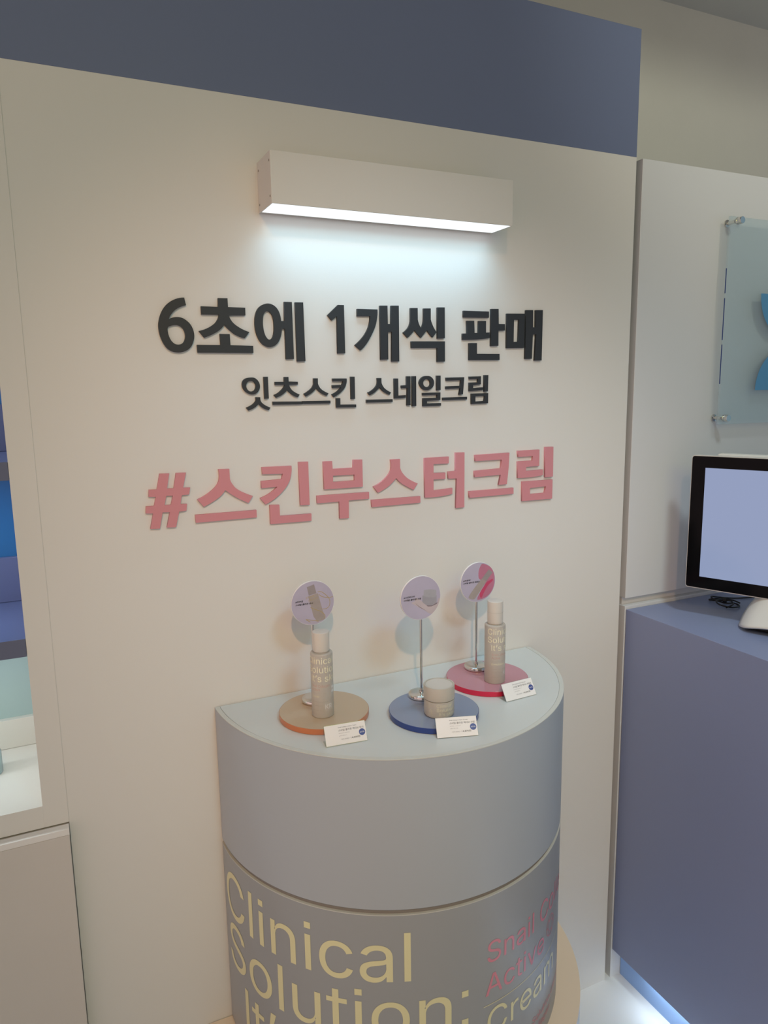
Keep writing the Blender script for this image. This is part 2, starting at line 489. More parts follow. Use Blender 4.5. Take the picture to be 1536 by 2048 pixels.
# outlines measured on the wall plane, tenths of a millimetre
GLYPHS = [
    ('six', 1, '2247,16601 2270,16483 2213,16466s 2138,16432s 2072,16384s 2017,16320s 1979,16250 2035,16276s 2108,16288s 2191,16278s 2262,16238s 2322,16177s 2362,16094s 2376,15999s 2362,15915s 2323,15829s 2267,15771s 2190,15733s 2105,15720s 2011,15734s 1931,15783s 1874,15861s 1834,15959s 1813,16062s 1811,16165s 1833,16269s 1876,16372s 1943,16467s 2030,16537s 2137,16585s|1957,16117s 2006,16147s 2069,16161s 2131,16157s 2187,16122s 2220,16060s 2230,15986s 2211,15912s 2172,15865s 2113,15846s 2056,15856s 2006,15899s 1973,15961s 1955,16034s'),
    ('cho', 1, '2803,16615 2962,16618 2964,16475 3258,16472 3256,16348 2975,16340 2995,16278s 3052,16205s 3171,16126s 3312,16070 3228,15968 3087,16017s 2990,16085s 2888,16188 2814,16103s 2690,16026s 2543,15965 2457,16073 2597,16120s 2721,16197s 2780,16273s 2803,16348 2513,16343 2513,16473 2798,16472|2803,16031 2971,16031 2974,15848 3367,15839 3366,15720 2417,15720 2412,15847 2807,15848'),
    ('e', 1, '3951,16596 4090,16596 4094,15622 3948,15617 3949,16137 3889,16136 3886,16080s 3858,15980s 3814,15902s 3747,15845s 3664,15822s 3595,15838s 3516,15892s 3457,15985s 3422,16104s 3414,16224s 3424,16333s 3463,16442s 3532,16515s 3626,16553s 3707,16551s 3786,16512s 3842,16443s 3873,16356s 3884,16268 3944,16270|3649,16432s 3584,16386s 3559,16282s 3560,16151s 3586,16031s 3629,15963s 3672,15950s 3718,15989s 3745,16078s 3752,16188s 3745,16298s 3711,16390s|4149,16594 4298,16597 4306,15584 4153,15579'),
    ('one', 1, '4956,16577 5069,16578 5073,15727 4926,15724 4931,16380 4830,16303 4751,16392'),
    ('gae', 1, '5329,16521 5733,16522 5728,16396s 5685,16220s 5589,16031s 5481,15877s 5381,15782 5270,15874 5405,15993s 5499,16111s 5560,16240s 5583,16398 5328,16391|5784,16592 5938,16597 5941,16267 6008,16268 6013,16599 6172,16604 6169,15585 6011,15582 6022,16127 5944,16125 5940,15620 5785,15614'),
    ('ssik', 1, '6417,16569 6569,16574 6570,16359 6597,16276s 6641,16202 6674,16260s 6695,16350s 6697,16571 6850,16576 6849,16372 6871,16306s 6913,16223s 6974,16136 6891,16040 6827,16099s 6767,16173 6722,16122s 6639,16030 6567,16095s 6496,16168 6442,16105s 6352,16025 6261,16116 6347,16187s 6396,16259s 6417,16349|6996,16600 7156,16605 7158,16026 6996,16019|6427,15958 7158,15968 7158,15585 6989,15580 6990,15843 6431,15835'),
    ('pan', 1, '7577,16557 8161,16558 8162,16440 7580,16432|7653,16368 7820,16373 7830,16140 7922,16141 7926,16372 8093,16376 8095,16150 8177,16155 8181,16048 8026,16026s 7829,16012s 7558,16003 7558,16122 7661,16127|8212,16611 8387,16616 8393,16324 8542,16325 8545,16199 8389,16196 8390,15898 8214,15891|7707,15943 7886,15945 7888,15738 8420,15739 8422,15619 7708,15616'),
    ('mae', 1, '8589,16531 9017,16541 9017,15863 8592,15854|8759,16418 8884,16421 8871,15983 8756,15979|9051,16613 9224,16618 9229,16278 9297,16280 9292,16620 9468,16626 9461,15613 9286,15611 9310,16138 9229,16134 9213,15645 9048,15642'),
    ('it', 2, '3304,15304s 3371,15294s 3428,15244s 3456,15173s 3445,15101s 3401,15043s 3330,15013s 3257,15028s 3190,15073s 3152,15131s 3143,15189s 3162,15251s 3214,15290s|3295,15247s 3345,15236s 3379,15187s 3380,15138s 3352,15084s 3300,15065s 3250,15081s 3218,15131s 3217,15184s 3243,15228s|3529,15315 3605,15315 3606,14938 3531,14936|3372,14966 3452,14964 3453,14921 3472,14876s 3527,14829s 3629,14780 3598,14737 3524,14762s 3469,14799s 3420,14854 3367,14801s 3309,14767s 3236,14739 3198,14790 3265,14817s 3323,14852s 3366,14900s 3372,14932'),
    ('cheu', 2, '3900,15310 3979,15310 3980,15229 4150,15224 4150,15174 3987,15173 4000,15130s 4051,15066s 4177,14998 4142,14952 4048,14992s 3992,15039s 3948,15081 3895,15031s 3831,14987s 3744,14952 3703,15000 3791,15042s 3870,15114s 3908,15173 3730,15174 3730,15226 3898,15226|3674,14883 4213,14876 4213,14825 3677,14828'),
    ('seu', 2, '4448,15282 4529,15281 4528,15198 4538,15161s 4581,15095s 4649,15048s 4727,15012 4693,14968 4608,15007s 4549,15049s 4491,15110 4430,15042s 4369,15001s 4297,14963 4258,15009 4331,15053s 4402,15107s 4442,15167s 4447,15208|4225,14881 4760,14880 4760,14829 4227,14831'),
    ('kin', 2, '4813,15276 5089,15275 5086,15202s 5048,15108s 4974,15029s 4901,14979s 4828,14940 4791,14992 4872,15031s 4929,15072s 4976,15113 4808,15106 4802,15156 4993,15162 5018,15227 4816,15225|5169,15307 5249,15306 5248,14903 5171,14902|4874,14922 4954,14921 4953,14804 5268,14799 5266,14749 4876,14751'),
    ('seu', 2, '5704,15278 5791,15277 5791,15196 5809,15147s 5852,15089s 5916,15044s 5987,15011 5958,14966 5883,15001s 5818,15041s 5755,15109 5700,15057s 5635,15005s 5549,14964 5511,15013 5593,15054s 5669,15115s 5703,15177s|5479,14883 6018,14882 6020,14831 5482,14827'),
    ('ne', 2, '6058,15268 6141,15267 6142,14948 6300,14954 6299,14905 6188,14896s 6059,14893|6322,15308 6404,15307 6400,14761 6324,14758 6335,15088 6213,15084 6209,15135 6321,15142|6440,15309 6525,15309 6523,14744 6438,14738'),
    ('il', 2, '6761,15311s 6836,15300s 6898,15245s 6915,15175s 6892,15106s 6828,15057s 6743,15041s 6663,15069s 6612,15129s 6594,15188s 6625,15257s 6687,15301s|6750,15254s 6807,15236s 6835,15181s 6820,15122s 6766,15099s 6709,15113s 6677,15163s 6693,15222s|6975,15316 7061,15316 7061,15041 6977,15035|6665,14991 7056,14994 7053,14848 6757,14835 6757,14789 7069,14788 7069,14736 6670,14733 6671,14890 6983,14894 6984,14949 6668,14942'),
    ('keu', 2, '7186,15276 7596,15282 7567,14950 7480,14941 7507,15068 7182,15056 7182,15110 7508,15117 7522,15224 7192,15217|7112,14892 7661,14899 7660,14846 7114,14840'),
    ('rim', 2, '7716,15293 7985,15300 7983,15139 7802,15126 7802,15068 8045,15082 8044,15030 7888,15017s 7715,15007 7714,15176 7911,15182 7917,15246 7719,15241|8064,15321 8158,15321 8151,14998 8064,14994|7766,14960 8158,14964 8156,14761 7767,14752|7857,14906 8083,14910 8064,14809 7857,14802'),
    ('hash', 3, '1671,13728 1830,13724 1778,13470 1887,13467 1939,13725 2105,13721 2044,13468 2160,13461 2136,13344 2015,13341 1982,13187 2093,13185 2075,13069 1953,13063 1886,12798 1733,12806 1798,13067 1680,13072 1620,12799 1464,12807 1525,13068 1408,13076 1418,13192 1548,13191 1587,13345 1472,13351 1482,13469 1612,13466|1758,13349 1866,13346 1824,13188 1720,13191'),
    ('seu', 3, '2656,13745 2847,13741 2849,13566 2874,13496s 2944,13399s 3055,13322s 3241,13235 3160,13116 3026,13185s 2891,13270s 2759,13375 2663,13270s 2534,13189s 2373,13110 2269,13246 2429,13322s 2581,13436s 2655,13556s|2219,12981 3295,12979 3297,12846 2224,12843'),
    ('kin', 3, '3426,13737 3975,13732 3970,13608s 3927,13457s 3824,13310s 3660,13168s 3466,13065 3373,13184 3518,13243s 3630,13312s 3698,13368 3404,13363 3404,13489 3780,13502 3808,13597 3433,13611|4110,13792 4294,13789 4296,12992 4118,12998|3544,13047 3721,13038 3724,12834 4324,12826 4322,12691 3543,12699'),
    ('bu', 3, '4585,13774 4761,13772 4767,13628 5177,13626 5184,13775 5368,13770 5368,13252 4591,13256|4771,13500 5201,13495 5201,13384 4767,13383|4441,13148 5495,13143 5495,13014 5074,13013 5068,12677 4883,12681 4884,13006 4445,13007'),
    ('seu', 3, '5958,13737 6159,13737 6160,13568 6201,13476s 6299,13369s 6412,13297s 6541,13237 6451,13115 6297,13196s 6171,13275s 6071,13373 5960,13264s 5834,13184s 5681,13117 5588,13239 5754,13316s 5894,13432s 5962,13541s|5542,12985 6596,12980 6598,12851 5550,12846'),
    ('teo', 3, '6696,13728 7245,13729 7242,13592 6896,13595 6895,13421 7164,13414 7164,13285 6895,13290 6894,13073 7149,13081s 7325,13095 7325,12972 7179,12953s 6955,12937s 6702,12943|7401,13800 7606,13795 7604,12676 7408,12676 7427,13279 7234,13285 7229,13428 7402,13432'),
    ('keu', 3, '7856,13729 8691,13736 8675,13430 8636,13081 8434,13078 8484,13288 7851,13276 7844,13405 8483,13421 8503,13602 7865,13603|7716,12996 8804,12994 8806,12865 7729,12859'),
    ('rim', 3, '8900,13763 9452,13763 9453,13416 9118,13413 9111,13330 9551,13335 9554,13215 9307,13192s 8911,13190 8904,13540 9279,13540 9285,13635 8916,13632|9600,13811 9815,13808 9819,13164 9613,13163|9025,13107 9812,13102 9812,12686 9029,12690|9225,12957 9640,12967 9611,12826 9227,12828'),
]
ART = {
    1: [('capgrey', '-1020,3022 328,3360 715,1700 -714,1449'), ('bodygrey', '-839,1318 988,1675 1690,-1238 2234,-3152 1622,-3392s 640,-3424 60,-2497')],
    2: [('hand', '-969,245 393,-781 1374,-1702 2168,-1814 3236,-1480 3574,-557 3942,-547 3873,-1144s 3770,-1859 3433,-2541s 2694,-3165s 1895,-3169s 709,-2391s -335,-1699s -1242,-1151s -1949,-633 -1236,-494'), ('jarbody', '304,401 3176,103 3205,-870 2969,-1443s 2169,-1693s 1375,-1581s 718,-1187s 295,-767'), ('jarlid', '605,1228 737,1360s 1789,1341s 2914,1103s 3126,864 3123,351 3041,-181 1780,-130s 532,280'), ('shade', '-1238,-703 -334,-1639 1236,-2649 -333,-1519'), ('shade', '1111,-1544 2235,-1703 3371,-1196 3236,-1541 2168,-1845 1373,-1762')],
    3: [('pink', '811,3593 1522,3451s 2408,3023s 3097,2408s 3659,1209s 3775,59s 3615,-1119s 3077,-2249s 2124,-3082s 900,-3514s -185,-3544 -54,-2906s 885,-1660 1891,-2 328,551s 54,1176s 113,2291s 444,3135s'), ('deep', '1961,-190 3256,303 3397,-13s 2241,-942s 1298,-2312s 762,-3256s 420,-2970s 415,-2194s 1287,-997s'), ('capgrey', '2415,2311 3345,1605 1824,-53 901,716'), ('bodygrey', '867,691 1858,-88 -727,-3231 -1130,-3354 -1935,-3065s -2204,-2732 -1407,-1654s 62,-67')],
}
RIBBONS = ['935,1908s 1544,1886s 2322,1306s 2976,559s 3201,-191s 2991,-1003s 2425,-1343s 1748,-1336s', '1162,1402s 1879,888s 3040,611s 3785,689s', '-487,-747s 406,-1233s 1309,-1663s 1966,-2239s 2198,-2695s 2126,-3046s', '-1404,-2816s -578,-3419s', '-1404,-2816s -264,-3107s 944,-3470s']
# Latin letter outlines, 509 units = one capital height
LATIN = {
    '#': (440, '242,0 326,509 377,509 294,0|10,140 19,192 400,192 391,140|64,0 147,509 198,509 115,0|40,316 49,368 429,368 421,316'),
    '%': (676, '175,283 160,284 146,286 132,291 121,297 110,305 101,314 93,324 86,335 81,347 75,373 75,412 76,426 78,440 81,452 93,476 101,486 110,495 121,503 133,509 146,513 160,516 175,517 191,516 206,513 219,509 230,503 241,495 250,486 258,476 264,464 269,452 273,440 275,426 276,412 276,388 275,373 273,360 269,347 264,335 257,324 250,314 241,305 230,297 218,291 205,286 191,284|175,327 188,329 198,332 206,338 212,346 217,355 221,365 223,376 223,424 221,435 217,445 213,454 206,462 198,468 188,471 175,473 164,471 153,468 145,462 138,454 133,445 130,435 128,424 127,412 127,388 128,376 130,365 133,355 138,346 145,338 153,332 163,329|501,-10 486,-9 471,-6 458,-2 446,5 436,12 426,21 419,31 412,43 407,55 403,68 401,81 400,95 400,120 401,134 403,147 407,160 412,172 419,184 427,194 436,203 458,217 471,221 486,224 501,225 517,224 531,221 544,217 556,210 566,203 576,194 583,184 590,172 595,160 598,147 600,134 601,120 601,95 600,81 598,68 594,55 589,43 583,31 575,21 566,12 544,-2 531,-6 517,-9|501,35 513,36 523,39 531,45 538,53 543,62 546,73 548,84 549,95 549,120 548,131 546,142 543,153 538,162 532,170 524,176 513,179 501,180 489,179 479,176 471,170 464,162 459,153 453,131 453,84 455,73 459,62 464,53 470,45 479,39 489,36|132,0 482,509 540,509 191,0'),
    ',': (188, '38,-119 68,71 137,71 84,-119'),
    '.': (188, '86,-4 78,-1 70,3 63,9 57,16 53,24 50,32 50,50 53,59 57,66 63,73 70,79 78,83 86,86 95,87 104,86 113,83 121,79 128,73 134,66 138,59 140,50 141,41 140,32 138,24 134,16 128,9 121,3 113,-1 104,-4'),
    '/': (249, '235,533 71,-76 14,-76 178,533'),
    '0': (453, '227,-7 199,-5 174,1 151,11 130,24 111,41 95,62 80,86 69,113 60,144 53,178 49,214 48,254 49,294 53,330 60,364 69,395 81,422 95,447 112,467 130,484 151,498 174,508 200,514 227,516 254,514 279,508 302,498 323,484 342,467 358,447 372,422 384,395 393,364 400,330 404,294 405,254 404,214 400,178 393,144 384,113 373,86 359,62 342,41 323,24 302,11 279,1 254,-5|227,50 245,51 261,56 276,63 290,74 303,87 313,103 323,122 330,144 336,168 340,194 343,223 344,254 343,285 340,314 336,341 330,365 323,387 313,405 303,422 290,435 276,446 261,453 245,458 227,460 209,458 192,453 177,446 163,435 151,422 140,405 131,387 123,365 117,341 113,314 110,285 109,254 110,223 113,194 117,168 123,144 131,122 140,103 151,87 163,74 177,63 192,56 209,51'),
    '1': (453, '76,0 76,55 391,55 391,0|276,509 276,0 212,0 212,448 209,448 86,358 86,427 198,509'),
    '2': (453, '64,0 64,47 234,229 248,243 261,257 272,270 282,282 291,294 299,305 311,327 315,337 318,348 320,360 320,371 319,385 317,397 313,408 308,419 301,428 293,436 283,443 273,449 262,454 250,457 237,459 224,460 209,459 196,457 184,453 172,447 162,441 153,433 145,424 139,413 134,402 130,390 128,376 127,362 66,362 67,384 71,405 77,424 86,442 98,459 111,473 126,486 143,496 162,505 182,511 203,514 225,516 247,514 268,511 288,505 306,497 323,486 337,474 350,461 361,445 370,428 376,411 380,392 381,372 380,358 378,345 375,331 371,318 365,304 357,290 347,275 336,259 322,241 306,223 288,202 267,180 153,60 153,57 389,57 389,0'),
    '3': (453, '218,-7 195,-6 173,-3 152,2 133,10 114,19 98,30 83,43 70,57 60,74 52,91 46,111 44,132 109,132 111,119 115,107 120,97 126,87 134,78 154,64 165,59 178,55 191,52 204,50 219,50 234,51 248,53 262,56 275,61 287,67 297,74 307,83 315,93 321,104 325,116 328,130 329,145 328,158 326,172 322,184 316,196 308,207 299,217 288,226 275,234 260,240 242,244 223,247 201,248 157,248 157,299 288,448 288,452 70,452 70,509 372,509 372,461 211,278 211,289 239,290 264,288 287,284 308,276 327,265 344,253 359,239 371,222 381,205 387,186 392,166 393,145 392,123 387,103 380,84 370,66 358,50 344,36 327,23 309,12 288,4 266,-2 243,-6'),
    '4': (453, '40,105 40,158 247,509 311,509 109,166 109,163 413,163 413,105|282,0 282,318 343,318 343,0'),
    '5': (453, '221,-7 199,-6 178,-2 159,3 140,11 123,21 108,32 94,45 83,60 73,76 66,93 62,111 60,130 122,130 124,119 127,108 132,98 138,89 145,80 163,66 173,60 184,56 196,52 208,50 221,50 236,51 250,53 264,58 276,64 288,72 298,82 307,92 314,104 320,117 324,131 327,146 328,162 327,178 324,193 320,208 314,221 306,233 297,244 286,254 275,262 262,269 248,273 233,276 218,277 192,275 180,272 167,268 156,264 145,258 136,252 128,246 67,253 96,509 366,509 366,452 151,452 134,301 136,301 145,308 155,315 166,320 178,325 190,329 216,333 229,334 247,333 263,330 279,326 294,321 308,314 321,306 334,296 345,285 355,273 364,260 372,246 379,231 384,215 388,199 390,181 391,163 390,139 385,117 379,95 369,76 357,57 343,41 327,27 309,15 289,6 268,-1 245,-5'),
    '6': (453, '226,-7 203,-5 182,-1 161,5 142,15 125,26 109,40 96,56 84,74 75,94 69,115 65,138 64,162 65,180 68,199 73,219 80,239 89,261 102,285 118,311 137,340 252,509 322,509 151,261 145,261 149,268 154,275 165,288 172,293 179,299 187,303 196,307 205,310 214,312 224,314 235,314 257,313 278,309 298,303 316,295 332,284 346,271 359,257 370,240 378,221 384,201 388,180 389,157 388,134 384,112 377,92 368,73 356,55 343,39 327,26 310,14 291,5 271,-2 249,-6|226,48 241,49 254,52 267,56 279,63 289,70 299,79 307,90 314,101 320,114 324,128 327,142 327,173 324,187 320,201 314,213 307,225 299,235 289,244 279,251 267,258 254,262 241,264 226,265 212,264 198,262 186,258 174,252 163,244 153,235 145,225 138,214 132,201 128,188 126,174 125,158 126,143 128,128 132,114 138,102 145,90 153,79 163,70 174,63 186,56 198,52 212,49'),
    '7': (453, '97,0 323,448 323,452 62,452 62,509 391,509 391,449 165,0'),
    '8': (453, '226,-7 201,-6 178,-2 156,3 136,11 117,21 101,33 86,47 74,62 64,78 57,96 53,115 52,135 53,151 55,166 59,181 65,195 72,208 81,220 90,231 101,241 113,249 125,256 139,261 153,265 153,267 135,273 119,282 105,293 93,308 83,324 76,342 72,360 70,380 72,399 75,417 82,434 90,450 101,464 114,477 129,488 146,498 164,506 184,511 204,514 226,516 248,514 269,511 288,506 306,498 323,488 337,477 350,464 361,450 370,434 377,417 380,399 382,380 380,361 376,342 369,324 359,308 347,293 333,282 318,273 300,267 300,265 314,261 327,256 339,249 351,241 362,231 372,220 380,208 387,195 393,181 397,166 400,151 401,135 399,115 395,96 388,78 378,62 366,47 352,33 335,21 317,11 296,3 275,-2 251,-6|226,49 243,50 258,52 272,55 285,60 296,66 307,74 315,82 323,91 329,102 333,113 336,126 337,139 336,152 333,165 329,177 322,189 314,199 305,208 295,216 283,223 270,228 256,232 242,234 226,235 211,234 196,232 182,228 169,223 157,216 147,208 138,199 130,189 123,177 119,165 116,152 115,139 116,126 119,113 123,102 129,91 136,82 145,74 156,66 167,60 180,55 195,52 210,50|239,290 252,292 274,300 284,306 293,313 300,321 307,330 312,341 316,351 318,363 319,376 318,388 316,399 313,410 308,420 301,429 294,437 285,444 275,449 264,454 252,457 240,459 226,460 213,459 200,457 188,454 177,449 167,444 159,437 151,429 145,420 139,410 136,399 134,388 133,376 134,363 136,351 139,341 145,330 151,321 159,313 168,306 178,300 189,296 201,292 213,290'),
    '9': (453, '226,516 249,514 271,510 291,503 310,494 328,482 343,468 356,452 368,434 377,414 384,393 388,371 389,347 388,328 385,309 380,290 373,270 363,248 350,224 334,197 315,168 200,0 130,0 301,248 307,248 303,240 299,234 294,227 287,221 281,215 273,210 257,202 248,199 238,196 228,195 218,195 195,196 175,199 155,206 137,214 121,225 106,237 94,252 83,269 74,287 68,307 65,329 64,352 65,375 69,397 75,417 85,436 96,454 110,469 125,483 143,494 162,504 182,510 203,514|226,460 212,459 199,457 186,452 174,446 163,438 154,429 145,419 138,407 133,395 129,381 126,367 125,352 126,336 129,322 133,308 138,295 145,284 154,274 163,265 174,257 186,251 199,247 212,244 226,243 240,244 254,247 267,251 279,257 299,273 307,284 314,295 320,308 324,321 327,335 327,366 324,381 320,394 314,407 307,419 299,429 290,438 279,446 267,452 254,457 241,459'),
    ':': (188, '50,0 117,0 117,67 50,67|50,310 117,310 117,377 50,377'),
    '>': (453, '387,178 65,15 65,81 310,198 308,194 308,204 310,200 65,316 65,383 387,220'),
    'A': (480, '16,0 201,509 276,509 463,0 395,0 287,302 282,317 276,334 270,352 264,372 257,394 250,420 241,447 232,478 245,478 236,447 228,419 220,393 213,371 206,351 201,333 195,317 191,302 85,0|110,142 110,199 370,199 370,142'),
    'B': (456, '60,0 60,509 241,509 266,508 289,504 310,499 329,491 345,481 359,469 371,456 381,442 388,426 394,410 397,392 398,374 397,358 395,344 392,331 387,320 380,310 373,301 365,293 356,286 347,280 336,275 326,270 315,267 315,262 327,261 339,257 351,252 363,245 374,237 385,227 394,216 402,203 409,189 414,173 417,155 418,136 417,117 413,100 408,83 400,67 390,52 377,39 362,28 344,18 324,10 301,4 275,1 247,0|125,57 245,57 272,58 296,63 315,70 330,80 341,92 349,105 354,120 355,137 355,149 352,161 348,173 342,184 335,194 327,203 317,211 306,218 293,224 279,228 264,230 248,231 125,231|125,285 238,285 252,286 265,288 277,291 288,296 299,302 308,309 316,317 323,326 329,337 333,348 335,359 336,372 334,388 330,403 323,417 313,429 299,439 283,446 263,450 240,452 125,452'),
    'C': (510, '267,-7 235,-5 205,1 177,11 150,25 126,42 104,63 86,88 70,115 57,146 48,179 42,215 40,254 42,293 48,329 57,362 70,393 86,421 104,445 126,466 150,484 177,498 205,508 235,514 267,516 286,515 305,513 323,509 340,504 357,498 373,490 388,481 402,471 415,460 427,447 438,433 448,418 456,402 463,385 469,367 473,348 408,348 405,361 401,373 389,395 375,413 366,421 348,435 337,440 327,445 315,449 304,452 292,454 267,456 245,454 223,450 203,443 184,432 166,419 150,403 137,385 125,364 116,340 109,314 105,285 103,254 105,223 109,194 116,168 125,145 137,123 151,105 166,89 184,76 203,66 223,59 245,54 267,53 280,53 304,57 315,60 327,64 337,69 348,74 366,88 375,96 389,114 401,136 405,148 408,160 473,160 469,142 463,124 457,107 448,91 438,76 428,62 416,49 402,38 388,28 373,19 357,11 341,5 323,0 305,-4 286,-6'),
    'D': (502, '219,0 96,0 96,57 215,57 244,58 272,63 296,70 318,81 337,94 354,110 368,128 379,149 388,172 394,198 398,226 399,255 398,285 394,312 388,337 379,361 368,381 354,399 338,415 320,428 299,438 275,446 249,450 221,452 93,452 93,509 225,509 261,507 294,501 325,492 353,478 377,461 399,441 418,418 433,391 446,361 455,329 460,293 462,255 460,217 455,181 446,149 433,119 417,92 398,68 376,48 351,31 322,17 291,8 256,2|125,509 125,0 60,0 60,509'),
    'E': (419, '60,0 60,509 372,509 372,452 125,452 125,286 355,286 355,229 125,229 125,57 375,57 375,0'),
    'F': (410, '60,0 60,509 369,509 369,452 125,452 125,278 346,278 346,221 125,221 125,0'),
    'G': (520, '269,-7 236,-5 205,1 176,11 149,25 125,43 104,64 85,88 69,116 57,146 47,179 42,215 40,254 42,293 47,329 57,362 69,393 85,421 103,445 125,466 149,484 175,498 203,508 233,514 265,516 285,515 304,513 322,509 340,504 358,497 374,489 389,480 403,469 416,458 429,445 439,431 449,416 458,401 465,384 470,367 474,349 408,349 404,361 399,372 393,383 387,393 380,403 365,420 347,434 337,439 326,444 304,452 291,454 279,455 265,456 243,454 222,450 202,443 183,432 166,419 150,404 137,385 125,364 116,340 109,314 105,285 103,254 105,223 109,194 116,168 125,145 137,124 151,105 166,90 184,76 203,66 224,59 246,54 269,53 290,54 309,57 328,63 345,71 360,81 374,93 386,107 396,123 404,141 410,160 414,180 415,202 434,199 283,199 283,256 478,256 478,200 476,170 471,141 463,115 451,91 436,69 419,50 399,33 377,19 352,8 326,0 298,-5'),
    'I': (175, '57,0 120,0 120,509 57,509'),
    'K': (430, '57,0 120,0 120,178 188,252 360,0 438,0 233,300 428,509 345,509 120,265 120,509 57,509'),
    'L': (393, '60,0 60,509 125,509 125,57 361,57 361,0'),
    'M': (628, '60,0 60,509 152,509 277,187 280,181 282,174 285,167 287,159 299,123 308,93 311,84 314,74 317,65 319,57 322,49 307,49 310,57 312,65 315,73 318,83 321,92 324,102 327,111 333,131 345,167 348,174 350,181 352,187 476,509 568,509 568,0 504,0 504,327 505,337 505,380 506,391 506,424 507,435 507,457 513,457 505,433 502,421 494,397 490,386 486,374 474,341 471,331 467,322 464,313 458,297 456,291 342,0 286,0 170,291 168,297 165,304 162,312 156,330 152,340 149,350 141,372 121,432 116,445 112,457 119,457 119,437 120,427 120,394 121,383 121,339 122,328 122,0'),
    'N': (523, '60,0 60,509 136,509 343,183 347,176 352,169 357,160 363,151 369,141 381,119 388,107 394,94 401,82 407,68 414,55 405,54 403,68 401,95 401,108 400,121 400,134 399,146 399,509 463,509 463,0 387,0 202,290 184,320 177,331 171,342 164,354 156,367 148,381 139,396 130,413 119,432 108,452 119,454 122,400 122,384 123,368 123,354 124,340 124,328 125,317 125,0'),
    'P': (445, '60,0 60,509 235,509 263,507 289,503 312,497 332,487 350,476 366,462 379,447 390,430 398,411 404,391 407,370 409,348 407,325 404,304 398,284 390,265 379,248 366,233 350,219 332,207 312,198 289,191 263,187 235,186 109,186 109,242 233,242 252,243 269,246 284,250 297,256 308,264 318,272 327,282 333,294 338,306 342,319 344,333 344,362 342,376 338,389 333,402 326,413 318,423 308,431 297,439 284,444 268,449 251,451 232,452 125,452 125,0'),
    'R': (430, '57,0 120,0 120,205 228,205 338,0 412,0 294,214 345,240 378,285 390,357 378,428 345,475 292,502 235,509 57,509|120,262 235,262 285,275 316,305 326,357 316,408 285,440 235,452 120,452'),
    'S': (447, '224,-9 197,-8 172,-4 149,1 128,9 108,19 91,31 76,45 64,60 54,77 46,96 41,115 38,137 104,137 107,123 110,110 116,98 123,88 132,79 142,71 154,64 166,59 180,55 194,52 209,50 224,49 241,50 257,52 272,55 286,60 299,66 311,74 321,82 329,92 336,102 341,114 345,126 346,139 345,151 342,161 338,171 332,179 325,186 316,193 307,199 296,205 284,209 272,214 259,218 245,222 184,239 154,249 128,260 105,274 86,289 71,307 60,326 54,348 52,372 53,393 58,413 65,431 75,448 87,463 102,476 119,488 138,498 158,506 180,511 203,514 227,516 252,514 275,511 296,505 316,498 334,488 351,476 365,463 377,449 387,433 394,415 399,397 401,378 337,378 334,396 326,412 316,426 302,437 286,447 267,453 247,457 225,459 209,458 194,456 180,452 167,448 156,442 145,435 136,427 129,418 123,409 118,398 116,387 115,376 116,363 119,352 124,342 131,334 139,326 148,319 158,313 169,308 202,296 212,293 264,279 276,276 287,272 299,268 312,264 336,252 347,245 359,238 379,220 395,198 401,185 405,171 407,155 408,139 407,118 403,99 396,81 386,64 374,48 360,34 343,21 323,11 302,2 278,-4 252,-8'),
    'T': (449, '32,452 32,509 417,509 417,452 257,452 257,0 193,0 193,452'),
    'U': (517, '259,-8 230,-7 203,-2 177,5 154,15 133,28 114,43 98,60 85,80 74,101 66,124 62,148 60,173 60,509 124,509 124,178 125,160 128,144 133,128 141,113 150,99 160,87 173,77 187,68 203,61 220,56 239,53 259,52 279,53 298,56 315,61 331,68 345,77 357,87 368,99 377,113 384,128 389,144 392,160 393,178 393,509 457,509 457,173 456,148 451,124 443,101 433,80 419,60 403,43 384,28 363,15 340,5 315,-2 288,-7'),
    'Y': (472, '203,0 203,208 16,509 91,509 192,344 208,318 229,279 236,264 243,248 250,230 224,230 231,248 237,265 244,280 258,306 265,318 273,331 280,344 381,509 455,509 268,208 268,0'),
    'a': (389, '160,-9 142,-8 126,-5 110,-1 94,5 80,12 68,22 57,32 48,45 40,58 35,73 31,90 30,108 31,123 34,138 38,150 43,161 50,171 58,179 67,187 89,199 100,203 112,207 125,211 138,213 152,216 178,220 194,222 209,224 222,225 234,227 244,228 252,230 259,232 265,235 270,238 273,243 275,248 276,255 276,257 275,268 273,279 271,288 267,297 262,304 256,311 248,317 240,322 230,326 220,329 196,331 171,329 159,326 149,322 140,318 132,313 124,307 118,301 107,288 103,281 100,274 41,291 48,308 57,322 67,335 79,346 91,355 104,364 118,370 133,375 148,379 163,382 179,384 204,384 227,382 251,376 263,372 275,367 286,360 296,353 306,343 315,333 322,320 329,306 333,290 336,272 337,251 337,0 277,0 277,52 272,52 269,45 264,38 258,32 252,25 244,18 236,12 226,6 215,1 203,-3 190,-6 176,-8|170,45 187,46 202,49 216,53 228,59 239,66 248,74 257,83 263,93 269,104 275,126 276,138 276,190 270,186 265,184 253,180 246,179 239,177 223,175 216,173 186,169 181,169 175,168 165,166 154,164 144,162 134,159 125,155 117,150 110,145 103,139 98,132 95,124 93,115 92,105 92,95 94,87 98,79 102,72 107,66 121,56 130,52 139,49 149,47'),
